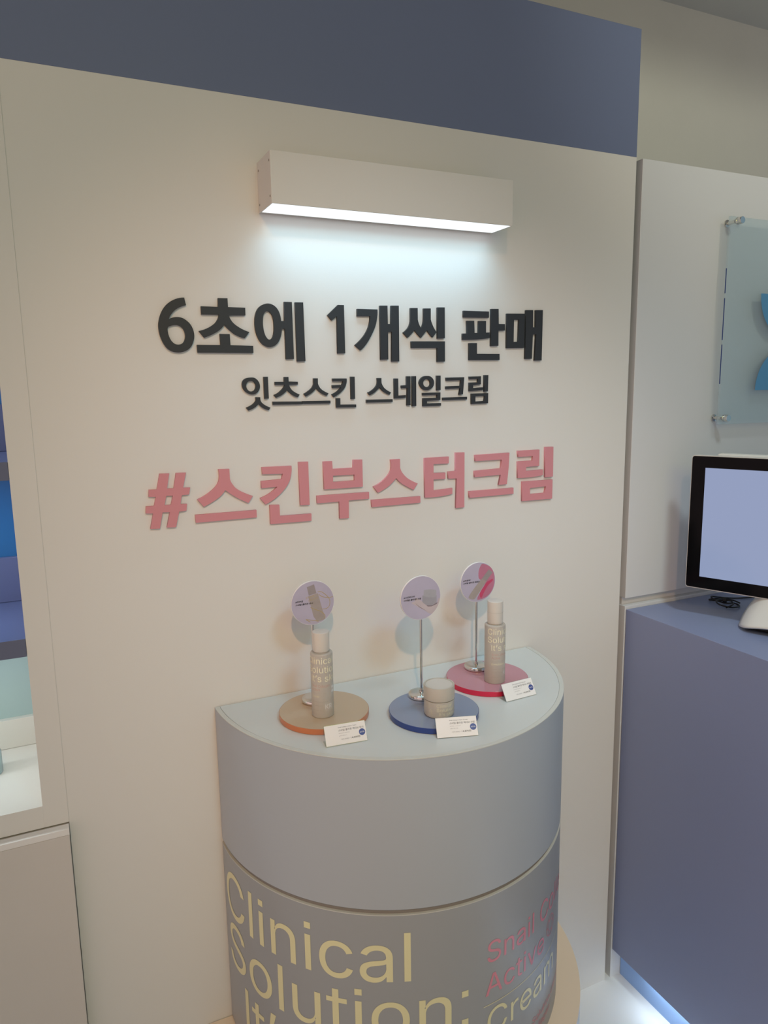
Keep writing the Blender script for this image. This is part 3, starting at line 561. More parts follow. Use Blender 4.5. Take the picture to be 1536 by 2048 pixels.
    'b': (424, '229,-8 213,-7 198,-5 184,-1 172,4 162,10 153,17 145,24 138,31 132,39 122,53 118,59 112,59 112,0 53,0 53,509 114,509 114,319 118,319 122,325 127,331 132,338 137,346 144,353 152,360 161,367 171,373 183,378 197,381 212,384 229,384 252,383 274,378 294,371 313,361 330,347 345,332 359,313 370,293 379,270 385,245 389,218 390,189 389,160 385,133 379,108 370,84 359,64 346,45 330,29 313,16 294,5 274,-2 252,-7|220,47 237,48 253,51 267,57 279,66 291,76 301,88 309,101 316,117 321,133 325,151 327,170 328,189 327,209 325,227 321,245 316,261 309,276 301,290 291,301 280,311 267,319 253,325 237,329 220,330 203,329 188,325 174,320 161,312 150,302 140,291 132,278 125,263 120,247 116,229 113,210 113,169 116,150 120,132 125,115 132,100 140,86 150,75 162,65 174,57 188,51 204,48'),
    'c': (396, '207,-8 182,-7 159,-2 137,6 117,16 98,30 82,46 68,64 56,85 46,108 40,133 36,159 34,187 36,216 40,243 46,268 56,291 68,312 82,330 98,346 117,360 137,371 159,378 182,383 207,384 221,384 234,383 260,377 272,373 284,368 295,362 305,356 315,349 324,341 332,332 340,322 347,312 353,301 358,289 362,277 303,262 301,269 298,276 294,283 286,295 281,301 276,306 270,311 264,315 257,319 250,322 242,325 226,329 217,329 207,330 189,329 173,325 158,319 145,310 134,300 124,287 115,274 108,258 103,242 99,224 97,206 96,187 97,169 99,151 103,134 108,117 115,102 124,89 134,76 145,66 158,57 173,51 189,48 207,46 234,49 243,52 250,54 258,58 264,62 271,66 277,71 282,76 287,82 292,89 296,95 299,102 302,110 304,117 363,102 359,90 354,78 348,67 341,56 334,46 325,37 316,29 306,21 296,15 285,9 261,-1 248,-4 235,-6 221,-8'),
    'd': (424, '195,-8 172,-7 151,-2 130,5 111,16 94,29 79,45 66,64 55,84 46,108 39,133 35,160 34,189 35,218 39,245 46,270 55,293 66,313 79,332 95,347 112,361 131,371 151,378 173,383 196,384 213,384 228,381 241,378 253,373 263,367 272,360 280,353 287,346 293,338 298,331 303,325 306,319 311,319 311,509 372,509 372,0 313,0 313,59 307,59 303,53 293,39 287,31 280,24 272,17 263,10 252,4 241,-1 227,-5 212,-7|205,47 221,48 236,51 250,57 263,65 274,75 284,86 293,100 299,115 305,132 309,150 311,169 312,189 311,210 309,229 305,247 300,263 293,278 284,291 275,302 263,312 251,320 237,325 221,329 205,330 187,329 172,325 157,319 145,311 133,301 124,290 115,276 108,261 103,245 99,227 97,209 96,189 97,170 99,151 103,133 115,101 124,88 134,76 145,66 158,57 172,51 188,48'),
    'e': (404, '212,-8 185,-7 161,-2 138,6 117,16 98,30 82,46 68,64 56,85 46,108 40,132 35,159 34,187 35,215 39,242 46,267 55,290 67,311 81,329 97,346 115,359 135,370 157,378 180,383 205,384 221,384 236,382 251,379 266,374 280,368 294,361 307,351 319,341 331,329 341,315 350,299 357,282 363,263 368,242 370,219 371,194 371,169 75,169 75,221 338,221 310,202 309,220 307,237 303,254 298,269 291,282 283,294 273,305 263,314 250,321 237,326 222,329 205,330 189,329 173,326 159,321 146,313 135,304 125,294 116,282 109,270 103,256 99,241 97,226 96,211 96,178 97,157 100,139 104,122 110,106 118,92 128,80 139,70 151,61 165,55 179,50 195,47 212,46 224,47 234,48 244,50 254,53 263,56 271,61 278,66 292,80 302,96 306,105 365,91 360,77 353,63 345,51 335,39 324,29 311,19 298,11 283,4 266,-1 249,-5 231,-7'),
    'f': (254, '228,379 228,327 6,327 6,379|81,0 81,432 82,447 84,461 89,474 96,486 104,496 113,505 124,513 135,519 148,524 161,527 174,529 187,530 197,530 207,529 222,527 229,525 234,524 239,522 243,521 227,468 211,473 206,473 200,474 195,474 182,473 171,470 162,466 154,460 149,452 145,443 142,431 142,0'),
    'g': (425, '207,-151 187,-150 168,-148 150,-144 134,-140 119,-134 105,-127 93,-119 82,-110 73,-101 64,-91 57,-80 51,-69 101,-41 106,-47 110,-53 116,-59 122,-66 128,-72 136,-78 154,-88 165,-92 178,-95 192,-97 207,-97 229,-96 249,-92 267,-85 282,-75 295,-62 304,-47 310,-28 311,-6 311,68 306,68 298,56 293,49 287,41 280,34 272,28 263,21 241,11 227,8 212,5 195,5 173,6 152,10 132,17 113,27 95,39 80,53 67,71 55,90 46,112 39,136 35,163 34,191 35,220 39,246 46,271 55,293 66,314 80,332 95,347 112,361 131,371 152,378 173,383 196,384 213,384 228,382 242,378 253,373 264,367 273,360 281,353 288,346 294,338 299,331 304,325 308,319 313,319 313,379 372,379 372,-9 371,-32 367,-54 360,-73 350,-90 338,-104 324,-117 308,-127 291,-136 271,-142 251,-147 229,-150|205,59 222,60 237,63 251,68 264,75 275,84 285,95 293,107 300,121 305,137 309,154 312,172 312,212 309,231 305,248 300,264 293,278 285,291 275,303 264,312 251,320 237,325 222,329 205,330 188,329 172,325 158,320 145,312 134,302 124,290 115,277 109,262 103,246 99,229 97,212 96,193 97,173 99,155 103,138 109,123 116,108 124,96 134,85 145,76 158,68 172,63 188,60'),
    'h': (410, '114,0 53,0 53,509 114,509 114,287 102,287 112,312 124,332 137,349 152,362 169,372 187,379 207,383 227,384 246,383 264,380 280,376 295,369 309,360 321,349 332,336 341,321 348,304 353,285 356,264 357,240 357,0 296,0 296,235 295,256 290,275 283,291 273,304 260,315 246,323 229,328 210,329 197,328 184,326 172,322 161,317 150,311 141,303 133,293 126,283 121,271 117,257 114,243'),
    'i': (167, '53,0 114,0 114,378 53,378|50,443 117,443 117,509 50,509'),
    'j': (167, '53,379 114,379 114,-30 113,-47 111,-63 107,-77 102,-90 95,-102 86,-113 76,-122 65,-129 52,-135 37,-139 21,-142 4,-143 -10,-143 -10,-87 2,-87 14,-86 25,-83 34,-78 40,-72 46,-64 50,-54 52,-42 53,-29|83,443 75,444 67,446 60,449 53,455 48,461 44,468 42,475 41,483 42,491 44,499 48,506 53,512 60,517 67,521 75,523 83,524 92,523 100,521 107,517 114,512 119,506 123,499 125,491 126,483 125,475 123,468 119,461 114,455 107,449 100,446 92,444'),
    'k': (365, '53,0 114,0 114,135 160,182 285,0 359,0 203,222 348,378 270,378 114,208 114,509 53,509'),
    'l': (167, '53,0 114,0 114,509 53,509'),
    'm': (610, '53,0 53,379 112,379 112,295 108,295 112,310 118,323 125,335 132,346 141,355 151,363 161,370 172,376 183,380 195,384 207,386 219,386 239,385 257,380 273,372 287,361 299,347 309,331 316,314 321,295 312,295 322,321 329,332 337,343 347,353 357,361 368,369 381,375 394,380 407,383 422,385 437,386 453,385 468,383 483,378 497,372 510,364 522,354 532,342 541,328 548,313 553,296 556,276 557,255 557,0 496,0 496,254 494,273 490,289 483,302 473,313 460,321 447,326 433,329 419,330 406,330 395,328 384,324 374,320 365,314 358,307 351,299 345,290 341,280 338,270 336,259 335,247 335,0 274,0 274,260 273,275 269,288 262,301 253,311 242,320 229,326 215,329 199,330 188,330 178,328 168,325 158,320 148,314 140,307 132,299 126,289 121,278 117,266 114,253 114,0'),
    'n': (410, '114,0 53,0 53,379 112,379 112,287 102,287 112,312 124,332 137,349 152,362 169,372 187,379 207,383 227,384 246,383 264,380 280,376 295,369 309,360 321,349 332,336 341,321 348,304 353,285 356,264 357,240 357,0 296,0 296,235 295,256 290,275 283,291 273,304 260,315 246,323 229,328 210,329 197,328 184,326 172,322 161,317 150,311 141,303 133,293 126,283 121,271 117,257 114,243'),
    'o': (415, '207,-8 182,-7 159,-2 137,6 117,16 98,30 82,46 68,64 56,85 46,108 40,133 36,159 34,187 36,216 40,243 46,268 56,291 68,312 82,330 98,346 117,360 137,371 159,378 182,383 207,384 233,383 256,378 278,371 299,360 317,346 333,330 347,312 359,291 369,268 376,243 380,216 381,187 380,159 376,133 369,108 359,85 347,64 333,46 317,30 299,16 278,6 256,-2 233,-7|207,46 226,48 242,51 257,57 270,66 282,76 292,89 300,102 307,117 312,134 316,151 318,169 319,187 318,206 316,224 312,242 307,258 300,274 292,287 282,300 270,310 257,319 242,325 226,329 207,330 189,329 173,325 158,319 145,310 134,300 124,287 115,274 108,258 103,242 99,224 97,206 96,187 97,169 99,151 103,134 108,117 115,102 124,89 134,76 145,66 158,57 173,51 189,48'),
    'p': (424, '53,-143 53,379 112,379 112,319 118,319 126,331 131,338 137,346 144,353 152,360 161,367 171,373 183,378 197,381 212,384 229,384 252,383 274,378 294,371 313,361 330,347 345,332 359,313 370,293 379,270 385,245 389,218 390,189 389,160 385,133 379,108 370,84 359,64 346,45 330,29 313,16 294,5 274,-2 252,-7 229,-8 213,-7 198,-5 184,-1 173,4 162,10 153,17 145,24 138,31 132,39 122,53 118,59 114,59 114,-143|220,47 237,48 253,51 267,57 279,66 291,76 301,88 309,101 316,117 321,133 325,151 327,170 328,189 327,209 325,227 321,245 316,261 309,276 301,290 291,301 280,311 267,319 253,325 237,329 220,330 203,329 188,325 174,320 161,312 150,302 140,291 132,278 125,263 120,247 116,229 113,210 113,169 116,150 120,132 125,115 132,100 140,86 150,75 162,65 174,57 188,51 204,48'),
    'r': (259, '53,0 53,379 112,379 112,321 115,321 122,335 130,347 140,358 152,367 166,375 181,380 196,384 213,385 225,385 229,384 243,384 243,322 242,323 239,323 235,324 230,324 224,325 219,325 213,326 207,326 194,325 182,323 170,319 159,315 149,309 140,301 132,293 126,284 121,273 117,262 114,250 114,0'),
    's': (365, '182,-8 163,-7 145,-5 128,-2 112,3 98,10 84,18 72,27 62,38 53,50 45,63 40,78 36,94 94,107 99,92 105,79 114,69 124,60 136,54 150,49 165,46 181,45 200,46 217,50 232,55 244,62 255,71 262,81 267,91 268,103 267,112 265,121 260,129 254,136 246,142 237,147 225,151 212,155 149,170 125,177 104,186 87,196 72,208 61,222 53,237 48,255 47,274 48,290 51,305 57,319 65,332 75,343 87,354 100,363 115,370 131,377 149,381 167,384 206,384 223,381 239,378 254,372 267,366 279,358 290,349 299,339 307,328 314,316 324,290 268,277 264,288 258,298 251,307 243,316 232,323 219,328 205,331 187,333 171,332 156,329 143,324 131,317 121,308 114,299 110,289 109,277 110,267 112,258 117,250 124,243 133,237 144,232 157,227 172,223 229,209 254,202 275,194 292,183 306,171 317,158 325,142 330,125 331,107 330,90 326,75 321,61 312,47 302,35 290,24 276,15 260,6 242,0 223,-5 203,-7'),
    't': (227, '204,379 204,327 6,327 6,379|65,471 126,471 126,98 127,86 128,76 132,68 136,61 142,56 150,53 159,51 170,50 177,50 181,51 185,51 190,52 194,52 202,54 213,2 208,0 192,-3 186,-3 180,-4 168,-4 145,-3 125,2 107,10 92,21 80,35 72,52 67,71 65,93'),
    'u': (410, '182,-5 164,-4 146,-1 130,4 115,11 101,20 89,31 78,44 69,59 62,76 57,95 54,116 53,139 53,379 114,379 114,144 115,123 119,105 127,89 137,75 150,64 164,56 181,52 200,50 213,51 226,53 238,57 249,62 259,69 268,77 276,86 283,97 289,109 293,122 295,137 296,153 296,379 357,379 357,0 298,0 298,92 307,92 297,67 286,47 272,30 257,17 240,7 222,0 203,-4'),
    'v': (389, '163,0 17,379 84,379 165,155 177,121 187,87 191,70 196,53 206,21 184,21 194,53 198,70 203,87 207,104 213,121 218,138 224,155 305,379 371,379 226,0'),
    'w': (567, '138,0 23,379 87,379 133,214 138,196 143,177 149,157 154,137 159,115 165,91 170,67 175,41 165,41 170,66 175,90 180,113 186,135 191,156 196,176 206,214 252,379 316,379 362,214 366,196 371,176 376,157 382,136 387,114 392,91 397,67 402,41 391,41 397,66 402,90 408,113 413,135 418,156 423,176 429,195 434,214 480,379 545,379 429,0 368,0 319,172 315,185 312,198 308,212 305,225 301,239 297,252 291,280 287,295 284,309 280,323 277,338 291,338 287,323 284,309 280,295 277,280 273,266 270,252 266,238 263,225 259,211 255,198 252,185 248,172 199,0'),
    'y': (389, '47,-139 61,-86 71,-87 80,-89 88,-90 96,-90 104,-89 111,-87 118,-84 124,-80 130,-74 136,-67 141,-58 146,-48 151,-36 163,-1 17,379 84,379 165,155 177,121 187,87 191,70 196,53 206,21 184,21 188,37 193,53 198,70 202,87 212,121 224,155 305,379 371,379 204,-58 198,-72 191,-85 184,-97 177,-107 168,-116 159,-124 150,-130 139,-136 128,-140 117,-143 104,-145 77,-145 54,-141'),
    'z': (380, '42,0 42,46 254,320 254,323 48,323 48,379 333,379 333,331 126,60 126,56 339,56 339,0'),
    '’': (177, '52,318 82,509 151,509 98,318'),
    ' ': (188, ''),
}

# ------------------------------------------------------------------ the setting
struct(obj('floor', box(-2.6, 4.2, -3.6, 1.0, -0.06, 0.0), M['floor']))
struct(obj('ceiling', box(-2.6, 4.2, -3.6, 1.0, 2.80, 2.88), M['ceiling']))
struct(obj('wall_rear', box(-2.6, 4.2, 0.80, 0.95, 0.0, 2.80), M['plaster']))
struct(obj('wall_back', box(-0.019, 1.187, 0.0, 0.10, 0.0, 1.985), M['wall'], bevel=0.0003))
b = box(-1.6, 1.187, 0.0, 0.10, 1.985, 2.234)
struct(obj('trim_1', b, M['band'], bevel=0.0008))
struct(obj('unseen_light_blocker', box(-2.6, 4.2, -1.66, -1.60, 2.70, 2.80), M['ceiling']))  # out-of-view beam added to cut off light on the rear wall
# right-hand panel: upper board, recessed joint, lower board
pr_ = bmesh.new()
box(1.205, 2.60, 0.0, 0.06, 1.013, 1.985, pr_)
box(1.2075, 2.60, 0.014, 0.06, 0.994, 1.013, pr_)
box(1.205, 2.60, 0.0, 0.06, 0.0, 0.994, pr_)
struct(obj('wall_right', pr_, M['panel'], bevel=0.0008))

# ------------------------------------------------------------------ display niche at the left edge
nx0, nx1 = -0.80, -0.057
t = thing('display_niche', 'built-in display niche with blue shelves in a cream frame at the left edge', 'shelving', (-0.019, 0, 0.785))
def rel(bm, t):
    for v in bm.verts:
        v.co -= Vector(t.location)
    return bm
f = bmesh.new()
box(nx1, -0.0190, -0.0007, 0.30, 0.787, 1.984, f)
box(nx0-0.04, nx1, -0.0007, 0.30, 0.787, 0.826, f)
box(nx0-0.04, nx1, -0.0007, 0.30, 1.80, 1.984, f)
box(nx0-0.04, nx0, -0.0007, 0.30, 0.826, 1.80, f)
obj('frame', rel(f, t), M['wall'], t, bevel=0.0003)
obj('back_panel', rel(box(nx0, nx1, 0.285, 0.30, 0.826, 1.80), t), M['niche'], t)
for (z0, z1, mt) in ((1.119, 1.376, 'blue_back'), (1.4045, 1.80, 'blue_back'), (0.826, 1.0895, 'pale_back')):
    rz = z0 + (0.0585 if mt == 'pale_back' else 0.086)
    obj('backlit_panel', rel(box(nx0+0.001, nx1-0.001, 0.262, 0.284, rz, z1-0.001), t), M[mt], t)
    obj('riser', rel(box(nx0+0.001, nx1-0.001, 0.250, 0.284, z0+0.0005, rz), t), M['niche' if mt == 'pale_back' else 'shelf'], t, bevel=0.0006)
for z0, z1 in ((1.0895, 1.119), (1.376, 1.4045)):
    s = obj('shelf', rel(box(nx0+0.0005, nx1-0.0005, 0.0, 0.2835, z0, z1), t), M['shelf'], t, bevel=0.0006)
    obj('shelf_edge', rel(box(nx0+0.0005, nx1-0.0005, -0.001, 0.0, z0, z1), t), M['shelf_front'], s)
    L('shelf', 'AREA', (-0.38, 0.10, z0-0.004), (-0.38, 0.10, 0), shape='RECTANGLE', size=0.66, size_y=0.03)
L('shelf', 'AREA', (-0.38, 0.10, 1.795), (-0.38, 0.10, 0), shape='RECTANGLE', size=0.66, size_y=0.03)
bt = thing('serum_bottle', 'pale blue glass bottle standing in the lowest niche compartment, cut by the left edge', 'bottle', (-0.142, 0.16, 0.8262))
obj('body', lathe([(0, 0), (0.019, 0), (0.020, 0.002), (0.020, 0.040), (0.017, 0.047), (0.009, 0.049), (0, 0.049)], 40), mat('pale_blue_glass', (0.48, 0.62, 0.67, 1), 0.2, trans=0.3), bt, smooth=True, auto=40)
obj('cap', lathe([(0, 0.0492), (0.0095, 0.0492), (0.0095, 0.068), (0.009, 0.069), (0, 0.069)], 32), M['mon_w'], bt, smooth=True, auto=40)

# ------------------------------------------------------------------ cabinet below the niche
t = thing('base_cabinet', 'taupe floor cabinet with a top edge painted pale as if lit below the display niche, bottom left', 'cabinet', (-0.421, 0.0, 0.0))
obj('carcass', rel(box(-0.84, -0.0198, -0.003, 0.30, 0.0, 0.7840), t), M['cabinet'], t)
obj('door', rel(box(-0.84, -0.0202, -0.0195, -0.0035, 0.004, 0.7740), t), M['cabinet'], t, bevel=0.0005)
obj('top_board', rel(box(-0.84, -0.0196, -0.0200, -0.0022, 0.7745, 0.7852), t), M['white'], t, bevel=0.0005)  # white front face imitates the lit top surface of the cabinet

# ------------------------------------------------------------------ blue counter on the right
t = thing('service_counter', 'blue-grey service counter with a recessed light blue toe kick at the right edge', 'counter', (1.9, -0.8, 0.0))
obj('body', rel(box(1.2075, 2.45, -1.50, -0.0015, 0.083, 0.9865), t), M['counter'], t, bevel=0.0008)
obj('toe_kick', rel(box(1.2370, 2.42, -1.47, -0.0015, 0.0, 0.083), t), M['kick'], t)
L('strip', 'AREA', (1.222, -0.77, 0.079), (1.222, -0.77, 0), shape='RECTANGLE', size=0.012, size_y=1.34)

# ------------------------------------------------------------------ wall lamp
t = thing('wall_lamp', 'white box-shaped wall lamp with a lit strip underneath, above the black letters', 'lamp', (0.590, 0.0, 1.803))
lx0, lx1, ly, lz0, lz1 = -0.232, 0.230, -0.0765, 0.0, 0.080
hb = bmesh.new()
box(lx0, lx1, ly, ly+0.0025, lz0, lz1, hb)
box(lx0+0.002, lx1-0.002, -0.003, -0.0002, lz0+0.001, lz1, hb)
box(lx0+0.002, lx1-0.002, ly+0.0025, -0.003, lz1-0.002, lz1, hb)
obj('housing', hb, M['lamp'], t, bevel=0.0004)
for sx in (lx0, lx1-0.002):
    e = obj('end_cap', box(sx, sx+0.002, ly+0.0026, -0.0002, lz0, lz1+0.0002), M['lamp'], t, bevel=0.0004)
    xx = sx-0.0006 if sx < 0 else sx+0.0026
    for (yy, zz) in ((-0.070, 0.066), (-0.008, 0.066), (-0.070, 0.012), (-0.008, 0.012)):
        sb = lathe([(0, 0), (0.0018, 0), (0.0018, 0.0006), (0.0008, 0.0008), (0, 0.0008)], 12)
        sgn = -1 if sx < 0 else 1
        for v in sb.verts:
            v.co = Vector((sx + (0 if sx < 0 else 0.002) + sgn*v.co.z, yy+v.co.x, zz+v.co.y))
        obj('screw', sb, M['screw'], e)
obj('diffuser', box(lx0+0.0022, lx1-0.0022, ly+0.0028, -0.0105, 0.0003, 0.006), M['diffuser'], t)
obj('base_strip', box(lx0+0.0022, lx1-0.0022, -0.0103, -0.0031, 0.0006, 0.0046), M['lamp'], t)

# ------------------------------------------------------------------ raised letters
SYL = {'six': '6', 'cho': '초', 'e': '에', 'one': '1', 'gae': '개', 'ssik': '씩', 'pan': '판', 'mae': '매', 'it': '잇', 'cheu': '츠',
       'seu': '스', 'kin': '킨', 'ne': '네', 'il': '일', 'keu': '크', 'rim': '림', 'hash': '#', 'bu': '부', 'teo': '터'}
ROW = {1: ('large black raised', 'top line of wall lettering', 'large black characters of the top line', 'black'),
       2: ('small black raised', 'middle line of wall lettering', 'small black characters of the middle line', 'black'),
       3: ('pink raised', 'bottom line of wall lettering', 'pink characters of the bottom line', 'pinkl')}
rowi = {1: 0, 2: 0, 3: 0}
ORD = ['first', 'second', 'third', 'fourth', 'fifth', 'sixth', 'seventh', 'eighth', 'ninth']
for nm, row, data in GLYPHS:
    loops = [[(x*1e-4, z*1e-4) for x, z in smooth_loop(s)] for s in data.split('|')]
    xs = [p[0] for l in loops for p in l]
    zs = [p[1] for l in loops for p in l]
    cx, cz = (min(xs)+max(xs))/2, min(zs)
    loops = [[(x-cx, z-cz) for x, z in l] for l in loops]
    kind, line, grp, mk = ROW[row]
    me = outline_mesh(loops, 0.0052)
    o = obj('raised_letter', me, M[mk])
    o.location = (cx, -0.0001, cz)
    tag(o, '%s character %s, %s from left in the %s' % (kind, SYL[nm], ORD[rowi[row]], line), 'letter', grp)
    rowi[row] += 1

# ------------------------------------------------------------------ plinth
PX, PR = 0.583, 0.346
t = thing('display_plinth', 'half-round frosted grey display plinth with cream and pink lettering, against the wall', 'plinth', (PX, 0, 0.0))
obj('upper_body', half_disc(PR, 0.683, 0.9405, y_back=-0.0012, bm=None), M['pl_body'], t, smooth=True, auto=30)
obj('top_rim', half_disc(PR, 0.9405, 0.9420, r_in=PR-0.0085, y_back=-0.0012), M['pl_rim'], t, bevel=0.0004)
obj('top_panel', half_disc(PR-0.0092, 0.9405, 0.9418, y_back=-0.0018), M['pl_top'], t)
obj('collar', half_disc(PR-0.0045, 0.672, 0.683, y_back=-0.0012), M['groove'], t)
low = obj('lower_body', half_disc(PR, 0.3005, 0.672, y_back=-0.0012), M['pl_low'], t, smooth=True, auto=30)
obj('lower_rim', half_disc(PR+0.0002, 0.6722, 0.6735, r_in=PR-0.0070, y_back=-0.0012), M['pl_rim'], t)
cm = cyl_map(PR, 0.0, 0, -0.0012, 0.0004)
big = bmesh.new()
obj('lettering', fit_text('Clinical', -0.5233, -0.1185, 0.5520, 0.0890, cm, bold=0.0, split=0.008), M['ink_y'], low)
obj('lettering', fit_text('Solution:', -0.5185, -0.0190, 0.4470, 0.0890, cm, bold=0.0, split=0.008), M['ink_y'], low)
obj('lettering', fit_text("It\u2019s skin", -0.4590, -0.0300, 0.3390, 0.0885, cm, bold=0.0, split=0.008), M['ink_y'], low)
obj('lettering', fit_text('Cream', 0.0193, 0.2320, 0.4065, 0.0500, cm, bold=0.0, split=0.008), M['ink_y'], low)
for i in range(60):     # thin rule above 'Cream'
    a, b = 0.0109+i*0.0052, 0.0109+(i+1)*0.0052
    vs = [big.verts.new(cm(x, z)) for x, z in ((a, 0.4655), (b, 0.4655), (b, 0.4668), (a, 0.4668))]
    big.faces.new(vs)
obj('printed_rule', big, M['ink_y'], low)
pk = bmesh.new()
obj('lettering', fit_text('Snail Collagen', 0.0180, 0.3800, 0.5470, 0.0400, cm, bold=0.0, split=0.008), M['ink_p'], low)
obj('lettering', fit_text('Active', 0.0149, 0.1773, 0.4850, 0.0400, cm, bold=0.0, split=0.008), M['ink_p'], low)
obj('lettering', fit_text('Snail Mucin Solution.Ultimate', 0.0200, 0.3000, 0.3540, 0.0135, cm, bold=0.0, split=0.008), M['ink_p'], low)
obj('lettering', fit_text('Skin Barrier Collagen', 0.0200, 0.2150, 0.3310, 0.0135, cm, bold=0.0, split=0.008), M['ink_p'], low)
for (ra, rb) in ((0.0190, 0.0205), (0.0105, 0.0118)):
    for i in range(40):
        q = [(r*math.cos(a), r*math.sin(a)) for r, a in ((ra, 2*PI*i/40), (rb, 2*PI*i/40), (rb, 2*PI*(i+1)/40), (ra, 2*PI*(i+1)/40))]
        pk.faces.new([pk.verts.new(cm(0.2092+u, 0.514+v)) for u, v in q])
for i in range(6):
    a = 2*PI*i/6
    q = [(0.0118*math.cos(a-0.08), 0.0118*math.sin(a-0.08)), (0.019*math.cos(a-0.05), 0.019*math.sin(a-0.05)), (0.019*math.cos(a+0.05), 0.019*math.sin(a+0.05)), (0.0118*math.cos(a+0.08), 0.0118*math.sin(a+0.08))]
    pk.faces.new([pk.verts.new(cm(0.2092+u, 0.514+v)) for u, v in q])
obj('printed_emblem', pk, M['ink_p'], low)

t = thing('round_platform', 'low half-round platform with a peach top, standing on the floor under the plinth', 'platform', (PX, 0, 0.0))
obj('base', half_disc(0.394, 0.0, 0.292, y_back=-0.0012), M['plat'], t, smooth=True, auto=30)
obj('top_board', half_disc(0.394, 0.2922, 0.3000, y_back=-0.0012), M['peach'], t, smooth=True, auto=30)

# ------------------------------------------------------------------ acrylic discs on the plinth
for nm, lab, cx, cy, a, b in (('orange', 'translucent orange acrylic disc under the toner bottle, leftmost on the plinth', 0.405, -0.119, 'or_top', 'or_edge'),
                       ('blue', 'translucent blue acrylic disc under the round cream jar', 0.5785, -0.204, 'bl_top', 'bl_edge'),
                       ('pink', 'translucent pink acrylic disc under the emulsion bottle, rightmost on the plinth', 0.743, -0.121, 'pk_top', 'pk_edge')):
    bm = lathe([(0, 0.0), (0.0785, 0.0), (0.0789, 0.0004), (0.0789, 0.0094), (0.0785, 0.0098)], 128)
    o = obj('acrylic_disc', bm, M[b], smooth=True, auto=40)
    o.location = (cx, cy, 0.9421)
    tag(o, lab, 'disc', 'coloured acrylic discs on the plinth')
    obj('frosted_face', lathe([(0.0783, 0.00985), (0, 0.00985)], 128), M[a], o)
DZ = 0.9421+0.0099

# ------------------------------------------------------------------ round signs on chrome stands
SIGNS = {1: ((0.402, -0.079), 1.137, '#피부결', '스네일 콜라겐 토너', (-323, 44, -12, 3, -58), 'round lilac sign with toner bottle and yellow ribbons, standing on the orange disc'),
         2: ((0.583, -0.149), 1.140, '#스킨부스터', '스네일 콜라겐 크림', (-342, 31, -22, 7, -70), 'round lilac sign with a hand holding a jar, standing on the blue disc'),
         3: ((0.7445, -0.078), 1.131, '#피장벽', '스네일 콜라겐 에멀전', (-344, 52, 0, 30, -48), 'round lilac and pink sign with a tilted bottle, standing on the pink disc')}
def flat_poly(bm, loop, y, mi):
    me = outline_mesh([loop], 0.0)
    b2 = bmesh.new()
    b2.from_mesh(me)
    bpy.data.meshes.remove(me)
    for v in b2.verts:
        v.co.y = y
    for f in b2.faces:
        f.material_index = mi
    m2 = bpy.data.meshes.new('p')
    b2.to_mesh(m2)
    b2.free()
    bm.from_mesh(m2)
    bpy.data.meshes.remove(m2)
